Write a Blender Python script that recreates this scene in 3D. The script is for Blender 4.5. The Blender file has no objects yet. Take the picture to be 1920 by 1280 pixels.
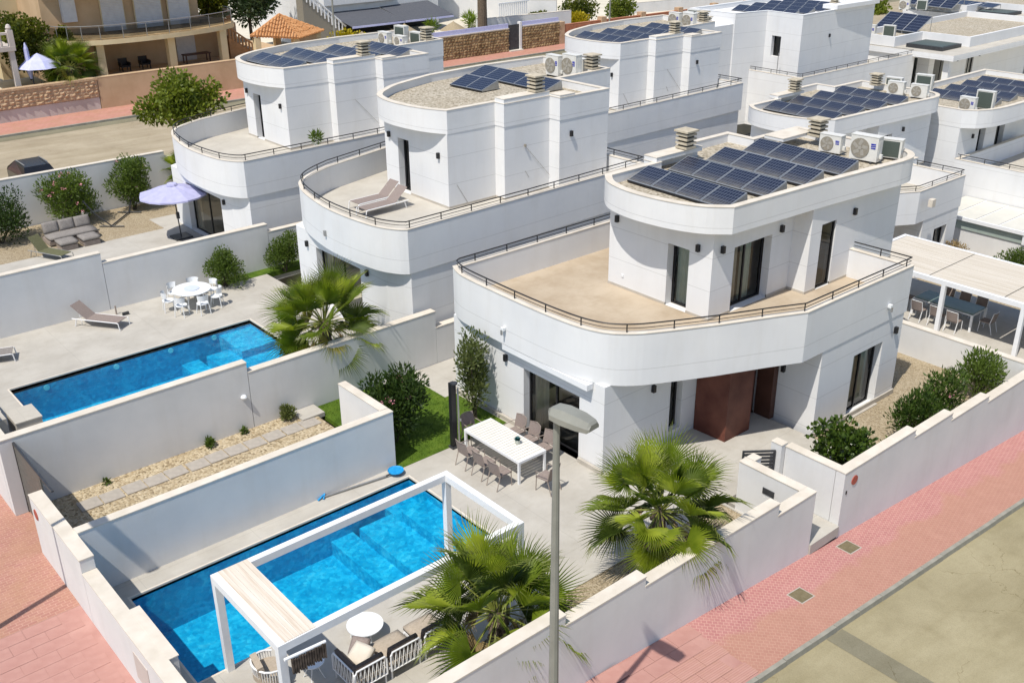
import bpy, math, random
from mathutils import Vector, Matrix
random.seed(7)
S = bpy.context.scene
COL = S.collection
R = math.radians
# ------------------------------------------------------------------ camera, light, exposure
F_PX, PITCH, ROLL, YAW = 1917.57, 0.43545, -0.00886, 0.86760
def make_camera():
    cy, sy, cp, sp = math.cos(YAW), math.sin(YAW), math.cos(PITCH), math.sin(PITCH)
    fw = Vector((cy*cp, sy*cp, -sp)); r = Vector((sy, -cy, 0)); u = r.cross(fw)
    c, s = math.cos(ROLL), math.sin(ROLL)
    r2 = r*c + u*s; u2 = u*c - r*s
    cam = bpy.data.cameras.new('camera'); o = bpy.data.objects.new('camera', cam)
    m = Matrix.Identity(4)
    for i in range(3):
        m[i][0] = r2[i]; m[i][1] = u2[i]; m[i][2] = -fw[i]
    m[0][3], m[1][3], m[2][3] = 0, 0, 16
    o.matrix_world = m
    cam.sensor_width = 36; cam.lens = F_PX/1920*36; cam.clip_end = 2000; cam.clip_start = .1
    COL.objects.link(o); S.camera = o
make_camera()
SUN_AZ, SUN_EL = R(-163.5), R(60.8)
W = bpy.data.worlds.new('World'); S.world = W; W.use_nodes = True
_n = W.node_tree.nodes; _bg = _n['Background']
_sky = _n.new('ShaderNodeTexSky'); _sky.sky_type = 'NISHITA'; _sky.sun_disc = False
_sky.sun_elevation = SUN_EL; _sky.sun_rotation = math.pi/2 - SUN_AZ
_sky.air_density = 1.0; _sky.dust_density = .8; _sky.ozone_density = 1.2
W.node_tree.links.new(_sky.outputs[0], _bg.inputs[0]); _bg.inputs[1].default_value = .128
_l = bpy.data.lights.new('sun', 'SUN'); _l.energy = 4.2; _l.angle = R(.53); _l.color = (1, .945, .86)
_o = bpy.data.objects.new('sun', _l); COL.objects.link(_o)
_d = Vector((math.cos(SUN_AZ)*math.cos(SUN_EL), math.sin(SUN_AZ)*math.cos(SUN_EL), math.sin(SUN_EL)))
_o.rotation_euler = _d.to_track_quat('Z', 'Y').to_euler(); _o.location = _d*100
S.view_settings.view_transform = 'Standard'; S.view_settings.look = 'None'
S.view_settings.exposure = 0.14; S.view_settings.gamma = 1; S.view_settings.use_curve_mapping = False

# ------------------------------------------------------------------ materials
def hexc(h):
    v = [int(h[i:i+2], 16)/255 for i in (0, 2, 4)]
    return tuple(x/12.92 if x <= .04045 else ((x+.055)/1.055)**2.4 for x in v)+(1,)
def C(c):
    return hexc(c) if isinstance(c, str) else (tuple(c)+(1,) if len(c) == 3 else tuple(c))
class NT:
    def __init__(s, name):
        s.m = bpy.data.materials.new(name); s.m.use_nodes = True
        s.t = s.m.node_tree; s.n = s.t.nodes; s.b = s.n['Principled BSDF']; s.out = s.n['Material Output']
    def add(s, typ, **k):
        x = s.n.new('ShaderNode'+typ)
        for a, v in k.items():
            if a in ('operation', 'blend_type', 'data_type', 'feature', 'distance', 'noise_dimensions', 'wave_type', 'bands_direction', 'musgrave_type', 'offset', 'offset_frequency', 'squash'): setattr(x, a, v)
            else: x.inputs[a.replace('_', ' ')].default_value = v
        return x
    def link(s, a, b): s.t.links.new(a, b)
    def coord(s, kind='Object', scale=None, rot=None):
        tc = s.n.new('ShaderNodeTexCoord')
        if scale is None and rot is None: return tc.outputs[kind]
        mp = s.n.new('ShaderNodeMapping'); s.link(tc.outputs[kind], mp.inputs[0])
        if scale is not None: mp.inputs['Scale'].default_value = scale
        if rot is not None: mp.inputs['Rotation'].default_value = rot
        return mp.outputs[0]
    def ramp(s, fac, stops):
        r = s.n.new('ShaderNodeValToRGB'); e = r.color_ramp.elements
        e[0].position, e[0].color = stops[0][0], C(stops[0][1]); e[1].position, e[1].color = stops[-1][0], C(stops[-1][1])
        for p, c in stops[1:-1]:
            q = e.new(p); q.color = C(c)
        s.link(fac, r.inputs[0]); return r.outputs[0]
    def noise(s, co, scale, detail=4, rough=.55):
        x = s.add('TexNoise', Scale=scale, Detail=detail, Roughness=rough); s.link(co, x.inputs['Vector']); return x.outputs['Fac']
    def mix(s, a, b, fac, mode='MIX'):
        x = s.n.new('ShaderNodeMix'); x.data_type = 'RGBA'; x.blend_type = mode
        for v, i in ((fac, 0), (a, 6), (b, 7)):
            if hasattr(v, 'links'): s.link(v, x.inputs[i])
            else: x.inputs[i].default_value = v if i == 0 else C(v)
        return x.outputs[2]
    def math(s, op, a, b=0.0, c=None):
        x = s.n.new('ShaderNodeMath'); x.operation = op
        for v, i in ((a, 0), (b, 1)) + (((c, 2),) if c is not None else ()):
            if hasattr(v, 'links'): s.link(v, x.inputs[i])
            else: x.inputs[i].default_value = v
        return x.outputs[0]
    def bump(s, h, strength=.3, dist=.02):
        b = s.n.new('ShaderNodeBump'); b.inputs['Strength'].default_value = strength; b.inputs['Distance'].default_value = dist
        s.link(h, b.inputs['Height']); s.link(b.outputs[0], s.b.inputs['Normal']); return b
    def base(s, c, rough=.7, metal=0, spec=None):
        if hasattr(c, 'links'): s.link(c, s.b.inputs['Base Color'])
        else: s.b.inputs['Base Color'].default_value = C(c)
        s.b.inputs['Roughness'].default_value = rough; s.b.inputs['Metallic'].default_value = metal
        if spec is not None: s.b.inputs['Specular IOR Level'].default_value = spec
        return s.m
M = {}
def simple(name, c1, c2, scale=3, rough=.7, bump=.2, bscale=60, metal=0, dist=.01, spec=.4, detail=5):
    t = NT(name); co = t.coord('Object')
    f = t.noise(co, scale, detail)
    t.base(t.ramp(f, [(.3, c1), (.7, c2)]), rough, metal, spec)
    if bump: t.bump(t.noise(co, bscale, 3), bump, dist)
    M[name] = t.m; return t.m
def stucco(name, c1, c2, joint=1.05, off=.15):
    t = NT(name); co = t.coord('Object')
    big = t.noise(co, .55, 6, .6); col = t.ramp(big, [(.25, c2), (.62, c1)])
    st = t.noise(t.coord('Object', (1.6, 1.6, .25)), 1.2, 5, .65)
    col = t.mix(col, (.84, .81, .76), t.math('MULTIPLY', t.math('SUBTRACT', st, .49), 1.1), 'MULTIPLY')
    fine = t.noise(co, 90, 3)
    if joint:
        sx = t.n.new('ShaderNodeSeparateXYZ'); t.link(co, sx.inputs[0])
        z = t.math('SUBTRACT', sx.outputs[2], off)
        fr = t.math('PINGPONG', z, joint/2)
        line = t.math('LESS_THAN', fr, .011)
        g = t.n.new('ShaderNodeNewGeometry'); sn = t.n.new('ShaderNodeSeparateXYZ'); t.link(g.outputs['Normal'], sn.inputs[0])
        vert = t.math('LESS_THAN', t.math('ABSOLUTE', sn.outputs[2]), .5)
        line = t.math('MULTIPLY', line, vert)
        col = t.mix(col, (.62, .61, .60), t.math('MULTIPLY', line, .5), 'MULTIPLY')
        fine = t.math('SUBTRACT', fine, t.math('MULTIPLY', line, .5))
    t.base(col, .85, 0, .25); t.bump(fine, .35, .006)
    M[name] = t.m
stucco('white_stucco', (.73, .73, .725), (.67, .675, .68))
stucco('wall_stucco', (.69, .685, .67), (.60, .60, .595), 0)
stucco('beige_stucco', hexc('c6ab8a')[:3], hexc('b39876')[:3], 0)
stucco('cream_stucco', hexc('d8c8a4')[:3], hexc('c9b68c')[:3], 0)
stucco('pale_stucco', hexc('c8bfb8')[:3], hexc('b5aaa2')[:3], 0)
simple('coping', (.57, .51, .42), (.70, .64, .55), 1.8, .8, .25, 70)
def m_deck(name, c1, c2, cell, line):
    t = NT(name); co = t.coord('Object'); f = t.noise(co, .8, 7, .62)
    col = t.ramp(f, [(.28, c1), (.62, c2)])
    st = t.noise(t.coord('Object', (1, 1.4, 1)), 2.2, 6, .7); col = t.mix(col, (.80, .76, .70), t.math('MULTIPLY', t.math('SUBTRACT', st, .5), 1.6), 'MULTIPLY')
    sp_ = t.noise(co, 34, 2); col = t.mix(col, (.90, .89, .87), t.math('GREATER_THAN', sp_, .66), 'MULTIPLY')
    b = t.n.new('ShaderNodeTexBrick'); t.link(co, b.inputs['Vector']); b.offset = 0
    b.inputs['Scale'].default_value = 1; b.inputs['Brick Width'].default_value = cell; b.inputs['Row Height'].default_value = cell; b.inputs['Mortar Size'].default_value = .006
    col = t.mix(col, (line, line, line), b.outputs['Fac'], 'MULTIPLY')
    t.base(col, .8, 0, .25); t.bump(t.noise(co, 80, 3), .15, .01); M[name] = t.m
m_deck('deck', (.385, .36, .315), (.475, .45, .40), 3.1, .80)
m_deck('terrace_tan', (.37, .29, .20), (.48, .40, .30), 2.4, .88)
m_deck('terrace_grey', (.43, .40, .345), (.51, .48, .42), 2.4, .88)
simple('plinth', (.40, .37, .32), (.50, .46, .40), 2, .85)
simple('paver', (.33, .30, .26), (.42, .38, .33), 6, .85, .3, 60)
simple('pink_slab', hexc('a87b71')[:3], hexc('bb9186')[:3], 1.5, .85, .3, 70)
simple('kerb', (.24, .23, .19), (.36, .34, .28), 3, .85, .4, 50)
simple('black_metal', (.012, .012, .014), (.02, .02, .022), 5, .45, 0)
simple('dark_metal', (.03, .032, .036), (.05, .052, .056), 5, .45, 0)
simple('grey_gate', (.10, .095, .085), (.13, .125, .11), 5, .5, 0)
simple('white_metal', (.74, .75, .76), (.80, .80, .80), 5, .4, 0)
simple('cream_metal', (.70, .67, .60), (.78, .75, .68), 5, .45, 0)
simple('white_plastic', (.72, .74, .76), (.80, .82, .82), 5, .35, 0)
simple('alu', (.33, .33, .32), (.4, .4, .39), 5, .4, 0, metal=.6)
simple('rim_alu', (.26, .28, .30), (.32, .34, .36), 5, .35, 0, metal=.3)
simple('post_grey', (.20, .20, .175), (.27, .27, .235), 2, .5, .1, 40)
simple('taupe', (.22, .175, .155), (.28, .23, .205), 30, .8, .3, 300)
simple('taupe_frame', (.26, .21, .18), (.32, .27, .23), 8, .5, 0)
simple('beige_fabric', (.36, .30, .23), (.44, .37, .29), 20, .9, .3, 200)
simple('brown_fabric', (.10, .075, .06), (.14, .11, .09), 20, .9, .3, 200)
simple('grey_fabric', (.20, .18, .165), (.27, .25, .23), 15, .9, .4, 120)
simple('olive_fabric', (.10, .10, .05), (.14, .14, .07), 15, .9, .3, 120)
simple('lavender', (.36, .36, .55), (.43, .43, .62), 4, .85, .15, 200)
simple('lilac', (.45, .47, .72), (.55, .56, .80), 4, .85, .15, 200)
simple('pale_blue', (.55, .60, .70), (.60, .66, .76), 4, .3, 0)
simple('blade_grey', (.30, .28, .24), (.36, .34, .30), 9, .6, 0)
simple('rope', (.66, .65, .63), (.78, .77, .75), 30, .8, .2, 200)
simple('corten', (.085, .022, .014), (.18, .065, .042), 1.3, .6, .3, 40)
simple('door_brown', (.07, .03, .02), (.11, .05, .035), 2, .5, .2, 40)
simple('chimney_dark', (.05, .045, .035), (.08, .07, .055), 5, .9)
simple('chimney_stone', (.40, .35, .26), (.55, .49, .38), 5, .85, .4, 40)
simple('grille', (.22, .20, .16), (.30, .27, .22), 30, .6, 0)
simple('ac_white', (.60, .59, .55), (.70, .69, .65), 4, .45, 0)
simple('fin_green', (.055, .075, .065), (.09, .11, .095), 60, .5, .3, 300)
simple('badge_blue', (.01, .02, .30), (.015, .03, .36), 5, .4, 0)
simple('net_blue', (.0, .22, .55), (.02, .34, .68), 12, .6, .3, 60)
simple('bark', (.09, .065, .045), (.17, .13, .09), 8, .9, .8, 30, dist=.05)
simple('dead_leaf', (.20, .14, .06), (.30, .22, .10), 8, .9, .3, 40)
simple('stem_brown', (.06, .05, .03), (.10, .08, .05), 8, .9)
simple('red_plaque', (.30, .06, .04), (.42, .10, .07), 12, .6)
simple('manhole', (.14, .115, .06), (.20, .165, .095), 8, .8, .5, 60)
simple('curtain', (.55, .44, .33), (.66, .56, .44), 3, .9)
simple('sheer', (.52, .56, .48), (.64, .66, .56), 3, .9)
simple('interior', (.10, .10, .10), (.14, .14, .13), 3, .9, 0)
simple('stone_tan', (.20, .13, .06), (.42, .30, .16), 1.2, .9, .6, 20, dist=.03)
simple('stone_rough', (.42, .28, .16), (.58, .42, .27), 3, .9, .8, 14, dist=.06)
simple('red_brick', (.32, .12, .06), (.45, .20, .11), 3, .9, .5, 30)
simple('roof_tile', (.42, .18, .06), (.58, .31, .14), 3, .85, .4, 30)
simple('awning_grey', (.075, .08, .095), (.10, .105, .12), 6, .85, .2, 200)
simple('straw', (.28, .22, .14), (.40, .33, .22), 15, .95, .6, 60)
simple('earth', (.42, .20, .10), (.55, .30, .17), .3, .95, .4, 20)
simple('sand_ground', (.55, .50, .40), (.68, .62, .50), .5, .95, .3, 20)
simple('pink_petal', (.62, .22, .27), (.75, .38, .42), 8, .7, 0)
simple('white_petal', (.70, .66, .58), (.8, .76, .7), 8, .7, 0)
simple('pot', (.42, .45, .40), (.55, .57, .50), 8, .7)
simple('shutter', (.60, .60, .62), (.70, .70, .71), 3, .6)
simple('frost_glass', (.30, .36, .33), (.36, .42, .38), 2, .3, 0)
simple('roof_sheet', (.56, .55, .49), (.64, .62, .55), 2, .4, 0)
simple('table_glass', (.16, .22, .19), (.20, .27, .23), 2, .1, 0)
simple('car_black', (.008, .009, .011), (.012, .013, .016), 2, .12, 0, spec=.6)
simple('wood_stair', (.30, .16, .07), (.42, .24, .12), 3, .8)
simple('towel_brown', (.035, .025, .02), (.16, .12, .09), 9, .95, .4, 120)

def leafmat(name, c1, c2, scale=6, trans=.35, rough=.5):
    t = NT(name); co = t.coord('Object')
    oi = t.n.new('ShaderNodeObjectInfo')
    f = t.noise(co, scale, 3)
    f = t.math('ADD', f, t.math('MULTIPLY', t.math('SUBTRACT', oi.outputs['Random'], .5), .25))
    col = t.ramp(f, [(.3, c1), (.72, c2)])
    t.base(col, rough, 0, .35)
    tr = t.n.new('ShaderNodeBsdfTranslucent'); t.link(t.mix(col, (1.25, 1.3, .6), 1.0, 'MULTIPLY'), tr.inputs[0])
    mx = t.n.new('ShaderNodeMixShader'); mx.inputs[0].default_value = trans
    t.link(t.b.outputs[0], mx.inputs[1]); t.link(tr.outputs[0], mx.inputs[2]); t.link(mx.outputs[0], t.out.inputs[0])
    M[name] = t.m
leafmat('palm_green', (.085, .135, .012), (.24, .32, .03), 2.5, .45)
leafmat('palm_tip', (.13, .16, .03), (.27, .30, .08), 3)
leafmat('palm_bright', (.20, .27, .02), (.40, .46, .05), 2.5, .45)
leafmat('palm_dark', (.045, .075, .012), (.12, .17, .025), 2.5, .4)
leafmat('palm_yellow', (.15, .17, .02), (.32, .27, .06), 3)
leafmat('petiole', (.16, .19, .03), (.26, .27, .06), 3, .1)
leafmat('oleander', (.038, .075, .012), (.13, .185, .03), 5)
leafmat('oleander_dark', (.025, .052, .010), (.085, .135, .025), 5)
leafmat('bamboo_leaf', (.06, .09, .02), (.16, .18, .06), 5)
leafmat('glossy_leaf', (.022, .050, .008), (.10, .15, .022), 5, .25, .3)
leafmat('tree_leaf', (.06, .095, .010), (.20, .24, .026), 1.4)
leafmat('hedge_leaf', (.06, .085, .010), (.22, .22, .022), 1.2)
leafmat('pine_leaf', (.030, .055, .020), (.085, .11, .05), 1.2)
leafmat('yellow_leaf', (.32, .26, .01), (.55, .44, .02), 3)
leafmat('succulent', (.02, .09, .10), (.05, .16, .16), 20, .1)

def m_gravel(name, cols, scale=22):
    t = NT(name); co = t.coord('Object')
    v = t.add('TexVoronoi', Scale=scale); t.link(co, v.inputs['Vector'])
    sp = t.n.new('ShaderNodeSeparateColor'); t.link(v.outputs['Color'], sp.inputs[0])
    col = t.ramp(sp.outputs[0], [(i/(len(cols)-1), c) for i, c in enumerate(cols)])
    big = t.noise(co, .8, 4)
    col = t.mix(col, (.78, .72, .62), t.math('MULTIPLY', t.math('SUBTRACT', big, .35), 1.2), 'MULTIPLY')
    t.base(col, .9, 0, .2); t.bump(t.math('SUBTRACT', 1.0, v.outputs['Distance']), .9, .03)
    M[name] = t.m
m_gravel('gravel', [(.22, .17, .10), (.44, .36, .24), (.56, .48, .34), (.36, .28, .17)], 16)
m_gravel('gravel_fine', [(.25, .20, .13), (.38, .31, .21), (.46, .39, .28), (.30, .24, .15)], 24)
m_gravel('roof_gravel', [(.24, .21, .15), (.42, .37, .29), (.54, .49, .40), (.32, .28, .21)], 13)

def m_grass():
    t = NT('grass'); co = t.coord('Object')
    f = t.noise(co, 2.2, 5); g = t.noise(t.coord('Object', (1, 1, .3)), 55, 2)
    col = t.ramp(t.math('ADD', t.math('MULTIPLY', f, .6), t.math('MULTIPLY', g, .4)), [(.32, (.03, .065, .006)), (.52, (.085, .15, .012)), (.7, (.16, .22, .03))])
    t.base(col, .8, 0, .2); t.bump(g, .8, .03); M['grass'] = t.m
m_grass()
def m_tiles(name, c1, c2, grout, bw, bh, rot=0, hexa=False, mortar=.012):
    t = NT(name); co = t.coord('Object', None, (0, 0, rot))
    b = t.n.new('ShaderNodeTexBrick'); t.link(co, b.inputs['Vector'])
    b.inputs['Scale'].default_value = 1; b.inputs['Brick Width'].default_value = bw; b.inputs['Row Height'].default_value = bh
    b.inputs['Mortar Size'].default_value = mortar; b.inputs['Mortar Smooth'].default_value = .3
    b.inputs['Color1'].default_value = C(c1); b.inputs['Color2'].default_value = C(c2); b.inputs['Mortar'].default_value = C(grout)
    n1 = t.noise(t.coord('Object'), .9, 6, .65)
    if name == 'hex_pink':
        sx = t.n.new('ShaderNodeSeparateXYZ'); t.link(t.coord('Object'), sx.inputs[0])
        n1 = t.math('ADD', t.math('MULTIPLY', t.math('SUBTRACT', 10.85, sx.outputs[1]), .9), t.math('MULTIPLY', n1, 1.0))
        n1 = t.math('ADD', t.math('MULTIPLY', t.math('SUBTRACT', t.noise(t.coord('Object', (.6, .6, 1)), .5, 2), .5), 1.6), n1)
    col = t.mix(b.outputs[0], t.mix(b.outputs[0], hexc('b28c70'), .55), t.ramp(n1, [(.42, (0, 0, 0)), (.62, (.9, .9, .9))]))
    n2 = t.noise(t.coord('Object'), 3, 5); col = t.mix(col, (.82, .78, .76), n2, 'MULTIPLY')
    t.base(col, .88, 0, .2); t.bump(t.math('SUBTRACT', 1.0, b.outputs['Fac']), .4, .008); M[name] = t.m
m_tiles('hex_pink', hexc('b98680'), hexc('b27c79'), hexc('c79c91'), .13, .11, R(45), mortar=.011)
m_tiles('hex_red', hexc('b38677'), hexc('aa7b70'), hexc('c29a8a'), .21, .105, 0, mortar=.010)
m_tiles('ribbed_pink', hexc('c0968a'), hexc('bc9084'), hexc('ae8277'), 2.0, .055, R(0), mortar=.006)
m_tiles('far_pink', hexc('c18f80'), hexc('b98678'), hexc('c99d8d'), .4, .4)
def m_asphalt(name, c1, c2, c3):
    t = NT(name); co = t.coord('Object')
    f = t.noise(co, .35, 8, .68); g = t.noise(co, 26, 3, .7); h = t.noise(t.coord('Object', (.25, 1.6, 1)), .7, 6, .65)
    col = t.ramp(f, [(.28, c1), (.5, c2), (.68, c3)])
    col = t.mix(col, (.74, .72, .64), t.math('MULTIPLY', t.math('SUBTRACT', h, .42), 2.2), 'MULTIPLY')
    col = t.mix(col, (.62, .62, .60), t.math('MULTIPLY', t.math('SUBTRACT', g, .45), 1.3), 'MULTIPLY')
    v = t.add('TexVoronoi', Scale=.45, feature='DISTANCE_TO_EDGE')
    wv = t.add('TexNoise', Scale=1.5, Detail=5.0); t.link(co, wv.inputs['Vector'])
    va = t.n.new('ShaderNodeVectorMath'); va.operation = 'ADD'; t.link(co, va.inputs[0]); t.link(wv.outputs['Color'], va.inputs[1]); t.link(va.outputs[0], v.inputs['Vector'])
    crack = t.math('MULTIPLY', t.math('LESS_THAN', v.outputs['Distance'], .0028), t.math('GREATER_THAN', t.noise(co, .3, 3), .56))
    col = t.mix(col, (.70, .67, .60), crack, 'MULTIPLY')
    oil = t.noise(co, 1.1, 3); col = t.mix(col, (.72, .70, .65), t.math('MULTIPLY', t.math('SUBTRACT', oil, .58), 2.5), 'MULTIPLY')
    t.base(col, .9, 0, .2); t.bump(g, .5, .015); M[name] = t.m
m_asphalt('asphalt', (.275, .235, .14), (.345, .30, .185), (.405, .355, .225))
m_asphalt('asphalt_far', (.32, .265, .185), (.39, .33, .235), (.45, .385, .28))
m_asphalt('asphalt_patch', (.18, .165, .11), (.23, .21, .145), (.27, .25, .17))
def m_pool():
    t = NT('pool_tile'); co = t.coord('Object')
    v = t.add('TexVoronoi', Scale=9.0); t.link(co, v.inputs['Vector'])
    sp = t.n.new('ShaderNodeSeparateColor'); t.link(v.outputs['Color'], sp.inputs[0])
    f = t.math('ADD', t.math('MULTIPLY', sp.outputs[0], .35), t.math('MULTIPLY', t.noise(co, 1.3, 4), .65))
    col = t.ramp(f, [(.25, (.02, .28, .48)), (.5, (.03, .37, .58)), (.62, (.05, .43, .64)), (.8, (.11, .54, .72))])
    t.base(col, .4, 0, .3); M['pool_tile'] = t.m
m_pool()
def m_water():
    t = NT('water'); co = t.coord('Object')
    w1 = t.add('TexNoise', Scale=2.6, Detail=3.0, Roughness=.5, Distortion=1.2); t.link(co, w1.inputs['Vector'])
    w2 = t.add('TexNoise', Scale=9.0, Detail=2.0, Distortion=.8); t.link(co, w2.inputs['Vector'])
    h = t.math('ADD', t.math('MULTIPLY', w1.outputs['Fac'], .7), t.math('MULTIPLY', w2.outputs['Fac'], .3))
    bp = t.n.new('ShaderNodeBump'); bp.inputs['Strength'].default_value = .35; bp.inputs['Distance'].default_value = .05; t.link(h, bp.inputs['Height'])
    tint = t.ramp(h, [(.36, (.20, .78, .88)), (.48, (.34, .88, .95)), (.56, (.52, .96, 1.0)), (.62, (.86, 1.0, 1.0))])  # caustic light and ripple sparkle painted into the transmission colour by noise
    tr = t.n.new('ShaderNodeBsdfTransparent'); t.link(tint, tr.inputs[0])
    gl = t.n.new('ShaderNodeBsdfGlossy'); gl.inputs['Roughness'].default_value = .04; t.link(bp.outputs[0], gl.inputs['Normal'])
    fr = t.n.new('ShaderNodeFresnel'); fr.inputs[0].default_value = 1.33; t.link(bp.outputs[0], fr.inputs['Normal'])
    mx = t.n.new('ShaderNodeMixShader'); t.link(fr.outputs[0], mx.inputs[0]); t.link(tr.outputs[0], mx.inputs[1]); t.link(gl.outputs[0], mx.inputs[2])
    t.link(mx.outputs[0], t.out.inputs[0]); M['water'] = t.m
m_water()
def m_glass(name, tint, rough=.02):
    t = NT(name)
    tr = t.n.new('ShaderNodeBsdfTransparent'); tr.inputs[0].default_value = C(tint)
    gl = t.n.new('ShaderNodeBsdfGlossy'); gl.inputs['Roughness'].default_value = rough
    fr = t.n.new('ShaderNodeFresnel'); fr.inputs[0].default_value = 1.5
    mx = t.n.new('ShaderNodeMixShader'); t.link(fr.outputs[0], mx.inputs[0]); t.link(tr.outputs[0], mx.inputs[1]); t.link(gl.outputs[0], mx.inputs[2])
    t.link(mx.outputs[0], t.out.inputs[0]); M[name] = t.m
m_glass('glass', (.84, .88, .86)); m_glass('rail_glass', (.42, .44, .44)); m_glass('glass_roof', (.80, .82, .78), .1)
def m_solar(name, dust=True):
    t = NT(name); co = t.coord('UV')
    b = t.n.new('ShaderNodeTexBrick'); t.link(co, b.inputs['Vector']); b.offset = 0
    b.inputs['Scale'].default_value = 1; b.inputs['Brick Width'].default_value = 1/6; b.inputs['Row Height'].default_value = 1/9
    b.inputs['Mortar Size'].default_value = .010; b.inputs['Color1'].default_value = (.007, .011, .028, 1); b.inputs['Color2'].default_value = (.010, .015, .036, 1); b.inputs['Mortar'].default_value = (.085, .10, .14, 1)
    col = b.outputs[0]
    if dust:
        sx = t.n.new('ShaderNodeSeparateXYZ'); t.link(co, sx.inputs[0])
        d = t.ramp(sx.outputs[0], [(0, (.65, .65, .65)), (.18, (.30, .30, .30)), (.5, (.05, .05, .05)), (1, (.02, .02, .02))])
        n = t.noise(t.coord('Object'), 4, 5)
        col = t.mix(col, (.26, .24, .19), t.math('MULTIPLY', t.math('MULTIPLY', d, n), 1.3))
    t.base(col, .16, 0, .5); M[name] = t.m
m_solar('solar'); m_solar('solar_clean', False)
def m_travertine():
    t = NT('travertine'); f = t.noise(t.coord('Object', (8, .35, 1)), 1.2, 6, .6)
    t.base(t.ramp(f, [(.3, (.50, .40, .30)), (.5, (.66, .58, .48)), (.7, (.72, .67, .60))]), .7, 0, .3); M['travertine'] = t.m
m_travertine()
def m_slatroof():
    t = NT('slat_roof'); f = t.noise(t.coord('Object', (9, .3, 1)), 1.2, 6, .6)
    t.base(t.ramp(f, [(.3, (.50, .44, .35)), (.7, (.66, .61, .53))]), .7, 0, .3); M['slat_roof'] = t.m
m_slatroof()

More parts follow.
